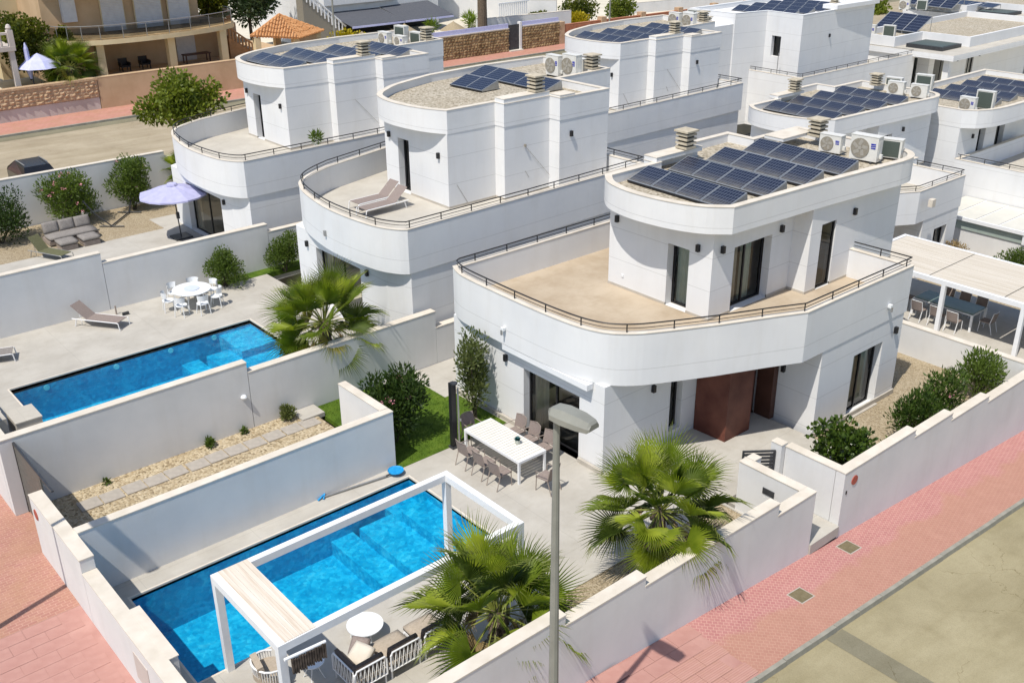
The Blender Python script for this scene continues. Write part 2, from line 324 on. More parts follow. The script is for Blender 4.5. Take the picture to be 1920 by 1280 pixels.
# ------------------------------------------------------------------ mesh builder
class MB:
    def __init__(s): s.v = []; s.f = []; s.uv = None
    def quad(s, *p):
        i = len(s.v); s.v += [tuple(q) for q in p]; s.f.append(tuple(range(i, i+len(p)))); return s
    def box(s, x0, y0, z0, x1, y1, z1):
        return s.prism([(x0, y0), (x1, y0), (x1, y1), (x0, y1)], z0, z1)
    def prism(s, poly, z0, z1):
        n = len(poly); i = len(s.v)
        a = sum(poly[k][0]*poly[(k+1) % n][1]-poly[(k+1) % n][0]*poly[k][1] for k in range(n))
        if a < 0: poly = poly[::-1]
        zz = (lambda z: z if callable(z) else (lambda x, y: z))
        f0, f1 = zz(z0), zz(z1)
        s.v += [(x, y, f0(x, y)) for x, y in poly]+[(x, y, f1(x, y)) for x, y in poly]
        s.f.append(tuple(range(i+n-1, i-1, -1))); s.f.append(tuple(range(i+n, i+2*n)))
        for k in range(n):
            j = (k+1) % n; s.f.append((i+k, i+j, i+n+j, i+n+k))
        return s
    def obox(s, c, size, rz=0, ry=0, rx=0):
        m = Matrix.Translation(c) @ Matrix.Rotation(rz, 4, 'Z') @ Matrix.Rotation(ry, 4, 'Y') @ Matrix.Rotation(rx, 4, 'X')
        i = len(s.v); a, b, d = size[0]/2, size[1]/2, size[2]/2
        s.v += [tuple(m @ Vector(p)) for p in ((-a, -b, -d), (a, -b, -d), (a, b, -d), (-a, b, -d), (-a, -b, d), (a, -b, d), (a, b, d), (-a, b, d))]
        s.f += [tuple(i+k for k in q) for q in ((3, 2, 1, 0), (4, 5, 6, 7), (0, 1, 5, 4), (1, 2, 6, 5), (2, 3, 7, 6), (3, 0, 4, 7))]
        return s
    def tube(s, path, r, seg=6, cap=True):
        path = [Vector(p) for p in path]; n = len(path)
        rr = r if hasattr(r, '__len__') else [r]*n
        i0 = len(s.v); ref = Vector((.13, .37, .92))
        for k, p in enumerate(path):
            d = (path[min(k+1, n-1)]-path[max(k-1, 0)]).normalized()
            a = d.cross(ref)
            if a.length < .05: a = d.cross(Vector((1, 0, 0)))
            a.normalize(); b = d.cross(a)
            for q in range(seg):
                t = 2*math.pi*q/seg; s.v.append(tuple(p+(a*math.cos(t)+b*math.sin(t))*rr[k]))
        for k in range(n-1):
            for q in range(seg):
                j = (q+1) % seg; a = i0+k*seg
                s.f.append((a+q, a+j, a+seg+j, a+seg+q))
        if cap:
            s.f.append(tuple(i0+seg-1-q for q in range(seg))); s.f.append(tuple(i0+(n-1)*seg+q for q in range(seg)))
        return s
    def disc(s, c, r, h, seg=20, ry=None):
        return s.prism([(c[0]+r*math.cos(2*math.pi*k/seg), c[1]+(ry or r)*math.sin(2*math.pi*k/seg)) for k in range(seg)], c[2], c[2]+h)
    def lathe(s, prof, c=(0, 0, 0), seg=14):
        i0 = len(s.v); n = len(prof)
        for r, z in prof:
            for q in range(seg):
                t = 2*math.pi*q/seg; s.v.append((c[0]+r*math.cos(t), c[1]+r*math.sin(t), c[2]+z))
        for k in range(n-1):
            for q in range(seg):
                j = (q+1) % seg; a = i0+k*seg; s.f.append((a+q, a+j, a+seg+j, a+seg+q))
        s.f.append(tuple(i0+seg-1-q for q in range(seg))); s.f.append(tuple(i0+(n-1)*seg+q for q in range(seg)))
        return s
    def seg_wall(s, p0, p1, z0, z1, t, holes=()):
        """wall from p0 to p1, thickness t to the left of the direction, holes (s0,s1,h0,h1)"""
        d = Vector((p1[0]-p0[0], p1[1]-p0[1])); L = d.length; d /= L; nrm = Vector((-d.y, d.x))*t
        cuts = sorted({0, L, *[min(max(h[0], 0), L) for h in holes], *[min(max(h[1], 0), L) for h in holes]})
        for a, b in zip(cuts, cuts[1:]):
            if b-a < 1e-4: continue
            zs = [(z0, z1)]
            for h in holes:
                if h[0] < (a+b)/2 < h[1]:
                    nz = []
                    for u, w in zs:
                        if h[2] > u: nz.append((u, min(w, h[2])))
                        if h[3] < w: nz.append((max(u, h[3]), w))
                    zs = [q for q in nz if q[1]-q[0] > 1e-4]
            A = Vector(p0)+d*a; B = Vector(p0)+d*b
            for u, w in zs:
                s.prism([tuple(A), tuple(B), tuple(B+nrm), tuple(A+nrm)], u, w)
        return s
    def mesh(s, name, mat, off=(0, 0, 0), smooth=False):
        me = bpy.data.meshes.new(name)
        me.from_pydata([(x-off[0], y-off[1], z-off[2]) for x, y, z in s.v], [], s.f); me.update()
        if mat: me.materials.append(M[mat] if isinstance(mat, str) else mat)
        if smooth: me.polygons.foreach_set('use_smooth', [True]*len(me.polygons))
        return me
    def build(s, name, mat, parent=None, off=None, smooth=False, label=None):
        if off is None:
            off = (0, 0, 0); p = parent
            while p is not None:
                off = tuple(a+b for a, b in zip(off, p.location)); p = p.parent
        o = bpy.data.objects.new(name, s.mesh(name, mat, off, smooth)); COL.objects.link(o)
        if parent: o.parent = parent
        if label: o['label'] = label
        return o
def thing(name, label, cat, loc=(0, 0, 0), rz=0, group=None):
    o = bpy.data.objects.new(name, None); COL.objects.link(o); o.location = loc; o.rotation_euler = (0, 0, rz); o.empty_display_size = .2
    tag(o, label, cat, group); return o
def tag(o, label=None, cat=None, group=None, kind=None):
    if label: o['label'] = label
    if cat: o['category'] = cat
    if group: o['group'] = group
    if kind: o['kind'] = kind
    return o
def struct(o): o['kind'] = 'structure'; return o
def copy_tree(o, parent=None, loc=None, rz=None, label=None):
    c = o.copy(); COL.objects.link(c)
    if parent: c.parent = parent
    if loc is not None: c.location = loc
    if rz is not None: c.rotation_euler = (0, 0, rz)
    if label: c['label'] = label
    for ch in list(o.children):
        copy_tree(ch, c)
    return c
def smooth_line(pts, n=6, closed=False):
    """Catmull-Rom through pts"""
    out = []; N = len(pts); rng = range(N) if closed else range(N-1)
    g = (lambda i: Vector(pts[i % N])) if closed else (lambda i: Vector(pts[min(max(i, 0), N-1)]))
    for i in rng:
        p0, p1, p2, p3 = g(i-1), g(i), g(i+1), g(i+2)
        for k in range(n):
            t = k/n
            out.append(tuple(.5*((2*p1)+(p2-p0)*t+(2*p0-5*p1+4*p2-p3)*t*t+(3*p1-p0-3*p2+p3)*t**3)))
    if not closed: out.append(tuple(pts[-1]))
    return out
def signed(poly): return sum(poly[k][0]*poly[(k+1) % len(poly)][1]-poly[(k+1) % len(poly)][0]*poly[k][1] for k in range(len(poly)))
def inset(poly, t):
    """inward offset of a closed polygon"""
    if signed(poly) < 0: poly = poly[::-1]
    n = len(poly); out = []
    for k in range(n):
        a, b, c = Vector(poly[k-1]), Vector(poly[k]), Vector(poly[(k+1) % n])
        d1 = (b-a).normalized(); d2 = (c-b).normalized()
        n1 = Vector((-d1.y, d1.x)); n2 = Vector((-d2.y, d2.x)); m = n1+n2
        if m.length < .2: m = n1
        m.normalize(); out.append(tuple(b+m*(t/max(m.dot(n1), .35))))
    return out
def ring(mb, poly, z0, z1, t):
    """closed parapet of thickness t inside poly"""
    if signed(poly) < 0: poly = poly[::-1]
    q = inset(poly, t); n = len(poly)
    for k in range(n):
        j = (k+1) % n
        i = len(mb.v)
        mb.v += [(*poly[k], z0), (*poly[j], z0), (*q[j], z0), (*q[k], z0), (*poly[k], z1), (*poly[j], z1), (*q[j], z1), (*q[k], z1)]
        mb.f += [(i, i+1, i+5, i+4), (i+2, i+3, i+7, i+6), (i+4, i+5, i+6, i+7), (i+3, i+2, i+1, i)]
    return mb
def cap_ring(mb, poly, z0, z1, t, out=.015):
    return ring(mb, inset(poly, -out), z0, z1, t+2*out)
# ------------------------------------------------------------------ ground, streets, plots
def zs(x): return -.083*(x-15) if x > 12 else .249
def sm(t): t = min(max(t, 0), 1); return t*t*(3-2*t)
def hgt(x, y):
    """terrain under everything: the right street falls away, the back street is level"""
    a = zs(max(x, 15)) if x > 15 else 0
    return a*(1-sm((y-14)/52)) - (.45 if y < 68 else .45-.45*sm((y-68)/3))
def grid_sheet(name, mat, xs, ys, fn):
    b = MB(); nx = len(xs)
    b.v = [(x, y, fn(x, y)) for y in ys for x in xs]
    b.f = [(j*nx+i, j*nx+i+1, (j+1)*nx+i+1, (j+1)*nx+i) for j in range(len(ys)-1) for i in range(nx-1)]
    return struct(b.build(name, mat))
grid_sheet('ground', 'sand_ground', [-300, -60, -10, 0, 10, 20, 30, 40, 50, 60, 75, 90, 110, 140, 200, 300, 500], [-200, -60, -20, 0, 9, 11, 14, 20, 28, 36, 44, 49, 51.2, 60, 66, 68, 71, 80, 100, 140, 200, 400], lambda x, y: hgt(x, y)-(1.9 if y < 50 else .25))
def plate(name, mat, rects, z, t=.12):
    mb = MB()
    for r in rects: mb.box(r[0], r[1], z-t, r[2], r[3], z)
    return struct(mb.build(name, mat))
# right-hand street: road, kerb stones, pavement
grid_sheet('road', 'asphalt', [-30, 4, 12, 15, 20, 30, 45, 60, 90], [-40, -10, 0, 9.52], lambda x, y: zs(x)-.14-.012*max(0, 0))
grid_sheet('road_patch', 'asphalt_patch', [17.55, 18.2], [-5, 3, 9.5], lambda x, y: zs(x)-.134)
b = MB()
n = 9
b.v = []
for i, (x, w) in enumerate([(18.1, .30), (18.0, .36), (17.9, .33), (17.8, .40), (17.85, .36)]):
    pass
grid_sheet('pavement', 'hex_pink', [-6, 4.8, 12, 15, 18, 22, 30, 45, 60], [9.62, 10.2, 11.0, 11.74], lambda x, y: zs(x))
kerb = struct(MB().box(-6, 9.54, -.2, -5.9, 9.6, -.1).build('kerb', 'kerb'))
kst = None
x = 8.0
while x < 46:
    z = zs(x+.5)
    if kst is None:
        mb = MB()
        L = .985
        mb.v = [(0, 0, -.3), (L, 0, -.3), (L, .13, -.3), (0, .13, -.3), (0, .02, 0), (L, .02, -.083*L), (L, .13, -.083*L), (0, .13, 0)]
        mb.f = [(3, 2, 1, 0), (4, 5, 6, 7), (0, 1, 5, 4), (1, 2, 6, 5), (2, 3, 7, 6), (3, 0, 4, 7)]
        kst = mb.build('kerb_stone', 'kerb', kerb, (0, 0, 0))
        k = kst
    else:
        k = kst.copy(); COL.objects.link(k); k.parent = kerb
    k.location = (x, 9.50+random.uniform(-.006, .006), zs(x)+.012+random.uniform(-.004, .004))
    x += 1.0
# smooth pink slabs at the corner of the right pavement, laid one by one
corner = grid_sheet('corner_paving', 'pink_slab', [6.0, 12, 15.15], [9.63, 10.6, 11.73], lambda x, y: zs(x)+.004)
def slab_bm(w, d, h=.007):
    mb = MB(); g = .004
    return mb.prism([(g, g), (w-g, g), (w-g, d-g), (g, d-g)], 0, h)
sl = slab_bm(.8, .4).mesh('pavement_slab', 'pink_slab')
rib = slab_bm(.8, .4).mesh('ribbed_slab', 'ribbed_pink')
for j in range(5):
    for i in range(8):
        x0 = 8.8+.8*i-(.4 if j % 2 else 0); y0 = 9.66+.4*j+.02
        if x0 > 14.6: continue
        o = bpy.data.objects.new('paving_slab', sl if j >= 3 else rib); COL.objects.link(o); o.parent = corner
        o.location = (x0, y0, zs(x0+.4)+.006+random.uniform(-.002, .002)); o.rotation_euler = (0, math.atan(.083) if x0 > 12 else 0, 0)
        o.location.z = zs(x0)+.008
# left street
grid_sheet('left_road', 'asphalt', [-40, -10, 1.6], [-20, 0, 30, 60], lambda x, y: -.14)
grid_sheet('left_pavement', 'hex_red', [1.75, 4.78], [21.72, 30, 45, 49], lambda x, y: 0)
plate('gate_threshold', 'hex_red', [(4.781, 24.46, 5.12, 26.61)], .0, .2)
lcorner = grid_sheet('left_corner_paving', 'pink_slab', [1.75, 4.78], [11, 21.72], lambda x, y: -.004)
for j in range(14):
    for i in range(5):
        x0 = 1.78+.8*i-(.4 if j % 2 else 0); y0 = 21.70-.4*(j+1)
        if x0 < 1.7 or x0+.8 > 4.8: continue
        o = bpy.data.objects.new('paving_slab', sl); COL.objects.link(o); o.parent = lcorner
        o.location = (x0, y0, random.uniform(-.004, .004)-.001)
lk = struct(MB().box(1.58, 8, -.3, 1.73, 60, .01).build('left_kerb', 'kerb'))
# plot 1: deck round the pool, gravel, lawn
PX0, PX1, PY0, PY1 = 5.75, 14.0, 17.42, 21.18
plate('pool_deck', 'deck', [(5.0, 21.18, 14.0, 21.9), (14.0, 17.42, 24.6, 21.68), (5.0, 17.42, PX0, 21.18), (5.0, 14.38, 24.6, 17.42), (5.0, 11.9, 10.3, 14.38), (19.7, 11.9, 19.78, 14.38), (18.15, 21.68, 18.35, 26.6), (17.7, 24.35, 18.15, 26.6), (18.35, 24.4, 32, 26.6)], 0)
plate('planting_bed', 'gravel_fine', [(10.3, 11.9, 19.7, 14.38)], -.03)
lawn = MB().prism([(14.05, 21.68), (18.15, 21.68), (18.15, 24.35), (17.7, 24.35), (17.7, 26.6), (14.05, 26.6)], -.15, .012).build('lawn', 'grass'); struct(lawn)
plate('side_gravel', 'gravel_fine', [(21.62, 11.9, 32.4, 13.4), (24.6, 13.4, 32.4, 14.95), (29.3, 14.95, 32.4, 17.2)], -.15, .3)
plate('passage_gravel', 'gravel', [(5.12, 22.1, 13.8, 26.7)], .08, .2)
plate('entrance_step', 'deck', [(20.06, 11.70, 21.355, 14.39)], -.12, .3)
plate('entrance_path', 'deck', [(21.36, 13.99, 21.7, 14.39), (19.7, 14.39, 24.6, 14.95), (21.7, 13.4, 24.6, 14.39)], -.01, .3)
def grass_tufts(name, poly_test, x0, x1, y0, y1, z, n, mat='grass'):
    mb = MB(); rnd = random.Random(3)
    k = 0
    while k < n:
        x, y = rnd.uniform(x0, x1), rnd.uniform(y0, y1)
        if not poly_test(x, y): continue
        a = rnd.uniform(0, 6.28); w = .008; h = rnd.uniform(.03, .06); dx, dy = math.cos(a)*w, math.sin(a)*w
        ox, oy = rnd.uniform(-.02, .02), rnd.uniform(-.02, .02)
        mb.quad((x-dx, y-dy, z), (x+dx, y+dy, z), (x+ox, y+oy, z+h)); k += 1
    o = mb.build(name, mat); o['kind'] = 'stuff'; return o
grass_tufts('grass', lambda x, y: (y < 24.35 or x < 17.7), 14.08, 18.12, 21.7, 26.55, .01, 9000)
# passage pavers, each one separate
pv = MB().prism([(0, 0), (.58, 0), (.58, .52), (0, .52)], 0, .035)
path = struct(MB().box(6.1, 25.42, .05, 13.75, 25.97, .083).build('stepping_path', 'gravel'))
pm = pv.mesh('paver', 'paver')
for i in range(12):
    o = bpy.data.objects.new('paver', pm); COL.objects.link(o); o.parent = path
    o.location = (6.15+.63*i+random.uniform(-.015, .015), 25.43+random.uniform(-.02, .02), .08+random.uniform(-.006, .006)); o.rotation_euler = (random.uniform(-.01, .01), random.uniform(-.01, .01), random.uniform(-.03, .03))

def pool(name, x0, y0, x1, y1, z, depth, steps, label=None):
    """basin with walls, floor, entry steps, dark waterline and water"""
    mb = MB(); t = .12; zt = z-.05
    mb.box(x0-t, y0-t, z-depth-.1, x1+t, y1+t, z-depth)
    mb.box(x0-t, y0-t, z-depth, x0, y1+t, zt); mb.box(x1, y0-t, z-depth, x1+t, y1+t, zt)
    mb.box(x0, y0-t, z-depth, x1, y0, zt); mb.box(x0, y1, z-depth, x1, y1+t, zt)
    for s in steps: mb.box(s[0], s[1], z-depth+.001, s[2], s[3], z-s[4])
    basin = struct(mb.build(name, 'pool_tile'))
    cp = MB()
    for r in ((x0-.05, y0-.05, x1+.05, y0+.002), (x0-.05, y1-.002, x1+.05, y1+.05), (x0-.05, y0, x0+.002, y1), (x1-.002, y0, x1+.05, y1)):
        cp.box(r[0], r[1], z-.05, r[2], r[3], z+.004)
    cp.build('coping', 'coping', basin)
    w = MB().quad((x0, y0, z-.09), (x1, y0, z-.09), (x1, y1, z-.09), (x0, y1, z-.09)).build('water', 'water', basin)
    return basin
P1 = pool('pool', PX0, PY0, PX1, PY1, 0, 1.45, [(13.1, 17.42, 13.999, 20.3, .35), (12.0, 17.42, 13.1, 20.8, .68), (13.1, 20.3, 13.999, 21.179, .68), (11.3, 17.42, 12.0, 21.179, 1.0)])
# plot 2
Z2 = .4
plate('middle_pool_deck', 'deck', [(5.0, 33.75, 18.3, 37.6), (5.0, 26.9, 6.75, 33.75), (15.5, 26.9, 18.3, 33.75), (6.75, 26.9, 15.5, 29.6), (5, 37.6, 16.2, 38.25)], Z2, .2)
plate('middle_lawn', 'grass', [(16.2, 37.6, 22.0, 38.25)], Z2+.01, .2)
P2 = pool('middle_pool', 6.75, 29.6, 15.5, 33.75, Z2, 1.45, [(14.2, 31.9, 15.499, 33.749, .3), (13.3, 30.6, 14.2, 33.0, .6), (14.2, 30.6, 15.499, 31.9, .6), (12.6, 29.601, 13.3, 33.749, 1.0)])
lm = MB().disc((0, 0, 0), .10, .02, 12).mesh('pool_light', 'white_plastic')
for x in (7.9, 10.3, 12.3, 14.0):
    o = bpy.data.objects.new('pool_light', lm); COL.objects.link(o); o.parent = P2; o.location = (x, 33.745, Z2-.32); o.rotation_euler = (R(90), 0, 0)
# plot 3
plate('far_terrace', 'deck', [(5, 38.5, 18.4, 46.2), (17.5, 46.2, 18.8, 48.0)], .45, .3)
plate('far_gravel', 'gravel_fine', [(5, 46.2, 17.5, 50.9), (17.5, 48.0, 24, 50.9)], .43, .3)
# back street
grid_sheet('back_road', 'asphalt_far', [-60, 0, 30, 60, 100, 160], [53.6, 60, 68, 72.6], lambda x, y: .004)
grid_sheet('back_pavement', 'far_pink', [-60, 20, 60, 100, 160], [72.75, 74, 76.6], lambda x, y: .13)
grid_sheet('back_gutter', 'asphalt_patch', [-60, 0, 30, 60, 100, 160], [71.4, 72.6], lambda x, y: .009)
grid_sheet('near_back_pavement', 'far_pink', [-60, 20, 60], [51.3, 52.5, 53.6], lambda x, y: .12)
bk = struct(MB().box(-60, 72.58, -.2, 160, 72.76, .15).build('back_kerb', 'kerb'))

# ------------------------------------------------------------------ boundary walls
def wall(name, label, runs, base, t, mat='wall_stucco', side=1, group=None, cap=True, capmat='coping'):
    """runs: list of (p0, p1, top) segments; thickness t to the left of the direction"""
    p = runs[0][0]
    bz = base(p[0], p[1]) if callable(base) else base
    root = thing(name, label, 'wall', (p[0], p[1], bz), 0, group)
    mb = MB(); cp = MB()
    for (p0, p1, top) in runs:
        d = (Vector(p1)-Vector(p0)).normalized(); nn = Vector((-d.y, d.x))*t
        poly = [tuple(Vector(p0)), tuple(Vector(p1)), tuple(Vector(p1)+nn), tuple(Vector(p0)+nn)]
        b0 = (lambda x, y: base(x, y)-.6) if callable(base) else base-.6
        mb.prism(poly, b0, top-.03)
        cp.prism(inset(poly, -.012), top-.03, top)
    w = mb.build('wall', mat, root)
    if cap: cp.build('coping', capmat, root)
    return root
# street wall in steps
xs_ = [(5.08, 11.30, 2.4), (11.30, 13.68, 2.13), (13.68, 18.46, 1.88), (18.46, 20.05, 1.53)]
sw = wall('garden_wall', 'long stepped white street wall beside the pink pavement, in front of the two big palms', [((a, 11.74), (c, 11.74), z) for a, c, z in xs_], lambda x, y: zs(x), .28)
xs_ = [(21.36, 24.85, 1.52), (24.85, 26.98, 1.28), (26.98, 29.28, 1.04), (29.28, 32.6, .83)]
sw2 = wall('garden_wall', 'stepped white street wall with round red plaque, beside the glossy shrub', [((a, 11.74), (c, 11.74), z) for a, c, z in xs_], lambda x, y: zs(x), .28)
MB().tube([(21.85, 11.72, 1.12), (21.85, 11.745, 1.12)], .14, 16).build('plaque', 'red_plaque', sw2)
MB().obox((21.52, 11.735, .86), (.05, .02, .10)).build('bell', 'black_metal', sw2)
wall('garden_wall', 'stepped continuation of the street wall beyond the low white garden wall', [((32.6, 11.74), (35.2, 11.74), .55), ((35.2, 11.74), (38, 11.74), .3), ((38, 11.74), (46, 11.74), -.1)], lambda x, y: zs(x), .28)
# gate returns
g1 = wall('gate_wall', 'white return wall with dark mailbox slot, left of the entrance gate', [((20.05, 12.04), (20.05, 13.95), 1.53)], lambda x, y: -.3, .28)
MB().obox((19.76, 12.95, 1.02), (.03, .36, .17)).build('mailbox', 'dark_metal', g1)
g1b = wall('gate_wall', 'short white stub beside the dark slatted pedestrian gate', [((20.065, 13.69), (20.36, 13.69), 1.53)], lambda x, y: -.3, .26)
g2 = wall('gate_wall', 'white return wall right of the entrance gate, ending in a slim pillar', [((21.64, 12.04), (21.64, 13.62), 1.51)], lambda x, y: -.5, .27)
MB().box(21.2, 13.635, -.4, 21.46, 13.98, 1.56).build('pillar', 'wall_stucco', g2); MB().box(21.19, 13.625, 1.56, 21.47, 13.99, 1.585).build('coping', 'coping', g2)
# pedestrian gate
pg = thing('pedestrian_gate', 'dark slatted metal gate standing ajar between the white entrance walls', 'gate', (21.18, 13.8, -.05), R(142))
L_ = .92
for a in ((0, .05), (L_-.05, L_)): ob_ = MB().box(a[0], -.025, 0, a[1], .025, 1.42); o = bpy.data.objects.new('stile', ob_.mesh('stile', 'dark_metal')); COL.objects.link(o); o.parent = pg
for a in ((.02, .07), (1.37, 1.42)): o = bpy.data.objects.new('gate_rail', MB().box(.05, -.024, a[0], L_-.05, .024, a[1]).mesh('gate_rail', 'dark_metal')); COL.objects.link(o); o.parent = pg
gm_ = MB().box(.05, -.012, 0, L_-.05, .012, .075).mesh('slat', 'dark_metal')
for i in range(11): o = bpy.data.objects.new('slat', gm_); COL.objects.link(o); o.parent = pg; o.location = (0, 0, .13+.112*i)
# wall of the passage and its return (white, pool side bluish in shade)
pw = wall('pool_wall', 'long low white wall running behind the front pool', [((13.78, 22.13), (5.08, 22.13), 1.85)][:0] + [((5.08, 21.87), (14.03, 21.87), 1.85)], 0, .25)
pw2 = wall('pool_wall', 'short white wall end beside the pink oleander and lawn', [((14.03, 22.13), (14.03, 24.4), 1.85)], 0, .25)
MB().box(13.25, 25.9, .0, 14.05, 26.6, .15).build('step', 'deck', pw2)
# wall between plot 1 and plot 2
bw = wall('boundary_wall', 'tall white wall beside the gravel passage, nearest the sliding gate', [((4.75, 26.62), (11.93, 26.62), 2.34)], 0, .28)
MB().lathe([(0.0, -.06), (.08, -.05), (.10, 0), (.07, .05), (0, .07)], (11.7, 26.58, 1.24)).build('wall_light', 'white_plastic', bw)
wall('boundary_wall', 'white wall with palm shadows falling over it, behind the passage', [((11.95, 26.62), (19.08, 26.62), 2.0)], 0, .28)
wall('boundary_wall', 'low white wall stub between the two nearest villas', [((19.09, 26.62), (27, 26.62), 1.38)], 0, .28)
# wall between plot 2 and plot 3
wall('boundary_wall', 'white wall behind the lounger and the middle pool', [((4.75, 38.2), (11.85, 38.2), 2.75)], Z2, .28)
wall('boundary_wall', 'white wall behind the round white dining table', [((11.87, 38.2), (18.85, 38.2), 2.34)], Z2, .28)
wall('boundary_wall', 'low white wall piece between middle villa and the parasol villa', [((18.87, 38.2), (26, 38.2), 2.0)], Z2, .28)
wall('boundary_wall', 'white wall behind the pink oleanders by the back street', [((4.75, 51.0), (19.9, 51.0), 2.85)], .3, .28)
wall('boundary_wall', 'lower white wall end at the back street by the small palm', [((19.9, 51.0), (27.5, 51.0), 2.55)], .3, .28)
# left street wall with meter niche
lw = wall('street_wall', 'white street wall with meter cupboard, beside the front pool', [((5.07, 11.76), (5.07, 20.85), 1.42), ((5.07, 20.87), (5.07, 24.45), 1.78)], 0, .32)
MB().box(5.07, 16.9, .3, 5.28, 18.9, 1.40).build('niche', 'wall_stucco', lw); MB().box(5.06, 16.88, 1.40, 5.30, 18.92, 1.424).build('coping', 'coping', lw)
MB().box(4.735, 17.3, .35, 4.75, 18.05, 1.05).build('meter_door', 'pale_stucco', lw)
MB().tube([(4.735, 24.1, 1.35), (4.76, 24.1, 1.35)], .15, 14).build('plaque', 'red_plaque', lw)
wall('street_wall', 'white wall on the left street beside the middle pool', [((5.03, 26.92), (5.03, 38.2), 2.3)], 0, .28)
sg = thing('sliding_gate', 'dark grey panelled sliding gate closing the gravel passage', 'gate', (5.1, 25.5, 0))
for i in range(7):
    MB().box(5.09, 24.47, .06+.30*i, 5.13, 26.55, .345+.30*i).build('panel', 'grey_gate', sg)
MB().box(5.08, 23.5, 2.16, 5.14, 26.61, 2.2).build('top_rail', 'dark_metal', sg); MB().box(5.08, 26.56, .02, 5.14, 26.61, 2.16).build('stile', 'black_metal', sg)
MB().obox((5.17, 24.55, 1.95), (.08, .12, .14)).build('latch', 'alu', sg)
# low wall to the neighbour on the right
wall('garden_wall', 'low white garden wall between the side gravel and the big pergola', [((32.62, 12.02), (32.62, 24), 1.02)], -.6, .26)
# ------------------------------------------------------------------ villas
def ccw(p): return p if signed(p) > 0 else p[::-1]
def edge_of(poly, o):
    mx, my = (o[0]+o[2])/2, (o[1]+o[3])/2; best = None
    for k in range(len(poly)):
        a, b = Vector(poly[k]), Vector(poly[(k+1) % len(poly)]); d = b-a; L = d.length; d = d/L
        s = (Vector((mx, my))-a).dot(d); off = abs((Vector((mx, my))-a).cross(d)) if False else abs((mx-a.x)*d.y-(my-a.y)*d.x)
        if -.01 <= s <= L+.01 and (best is None or off < best[0]): best = (off, k, d, a)
    return best
def walls(mb, poly, z0, z1, t, ops=()):
    poly = ccw(poly); q = inset(poly, t); n = len(poly); by = {}
    for o in ops:
        _, k, d, a = edge_of(poly, o)
        s = sorted(((Vector(o[0:2])-a).dot(d), (Vector(o[2:4])-a).dot(d)))
        by.setdefault(k, []).append((s[0], s[1], o[4], o[5]))
    for k in range(n):
        a, b = Vector(poly[k]), Vector(poly[(k+1) % n]); d = b-a; L = d.length; d /= L; nn = Vector((-d.y, d.x))*t
        qa, qb = Vector(q[k]), Vector(q[(k+1) % n]); hs = by.get(k, [])
        cuts = sorted({0, L, *[h[0] for h in hs], *[h[1] for h in hs]})
        for u, w in zip(cuts, cuts[1:]):
            if w-u < 1e-4: continue
            zz = [(z0, z1)]
            for h in hs:
                if h[0] < (u+w)/2 < h[1]:
                    nz = []
                    for e, f in zz:
                        if h[2] > e: nz.append((e, min(f, h[2])))
                        if h[3] < f: nz.append((max(e, h[3]), f))
                    zz = [x for x in nz if x[1]-x[0] > 1e-4]
            A, B = a+d*u, a+d*w
            Ai = qa if u == 0 else A+nn; Bi = qb if w == L else B+nn
            for e, f in zz: mb.prism([tuple(A), tuple(B), tuple(Bi), tuple(Ai)], e, f)
    return mb
def window(root, poly, o, depth=.22, panes=2, curtain=None, solid=False, fr=.06, name='window'):
    """frame, panes and curtain set back in the opening o = (xa,ya,xb,yb,z0,z1)"""
    poly = ccw(poly); _, k, d, a = edge_of(poly, o)
    s0, s1 = sorted(((Vector(o[0:2])-a).dot(d), (Vector(o[2:4])-a).dot(d))); nn = Vector((-d.y, d.x)); z0, z1 = o[4], o[5]
    P = lambda s, e: tuple(a+d*s+nn*e)
    def bar(mb, u, w, e0, e1, h0, h1): mb.prism([P(u, e0), P(w, e0), P(w, e1), P(u, e1)], h0, h1)
    mb = MB(); e0, e1 = depth, depth+.07
    bar(mb, s0, s0+fr, e0, e1, z0, z1); bar(mb, s1-fr, s1, e0, e1, z0, z1)
    bar(mb, s0+fr, s1-fr, e0, e1, z1-fr, z1); bar(mb, s0+fr, s1-fr, e0, e1, z0, z0+fr*.8)
    w = (s1-s0-2*fr)/panes
    for i in range(1, panes): bar(mb, s0+fr+w*i-.03, s0+fr+w*i+.03, e0+.002, e1-.002, z0+fr*.8, z1-fr)
    f = mb.build(name, 'black_metal', root)
    g = MB()
    for i in range(panes):
        u, v = s0+fr+w*i+(.03 if i else 0), s0+fr+w*(i+1)-(.03 if i < panes-1 else 0)
        if v-u < .02: continue
        g = MB(); g.quad((*P(u, e0+.035), z0+.05), (*P(v, e0+.035), z0+.05), (*P(v, e0+.035), z1-fr), (*P(u, e0+.035), z1-fr)); g.build('pane', 'glass', f)
    if solid or curtain is None:
        MB().quad((*P(s0, e0+.5), z0), (*P(s1, e0+.5), z0), (*P(s1, e0+.5), z1), (*P(s0, e0+.5), z1)).build('backing', 'interior', f)
    if curtain:
        for (c0, c1, mt) in curtain:
            c = MB(); n = max(4, int((c1-c0)/.05)); pts = []
            for i in range(n+1):
                s = s0+c0+(c1-c0)*i/n; pts.append(P(s, e0+.16+.035*math.sin(i*1.9)))
            for p, q in zip(pts, pts[1:]): c.quad((*p, z0+.03), (*q, z0+.03), (*q, z1-.02), (*p, z1-.02))
            c.build('curtain', mt, f)
    return f
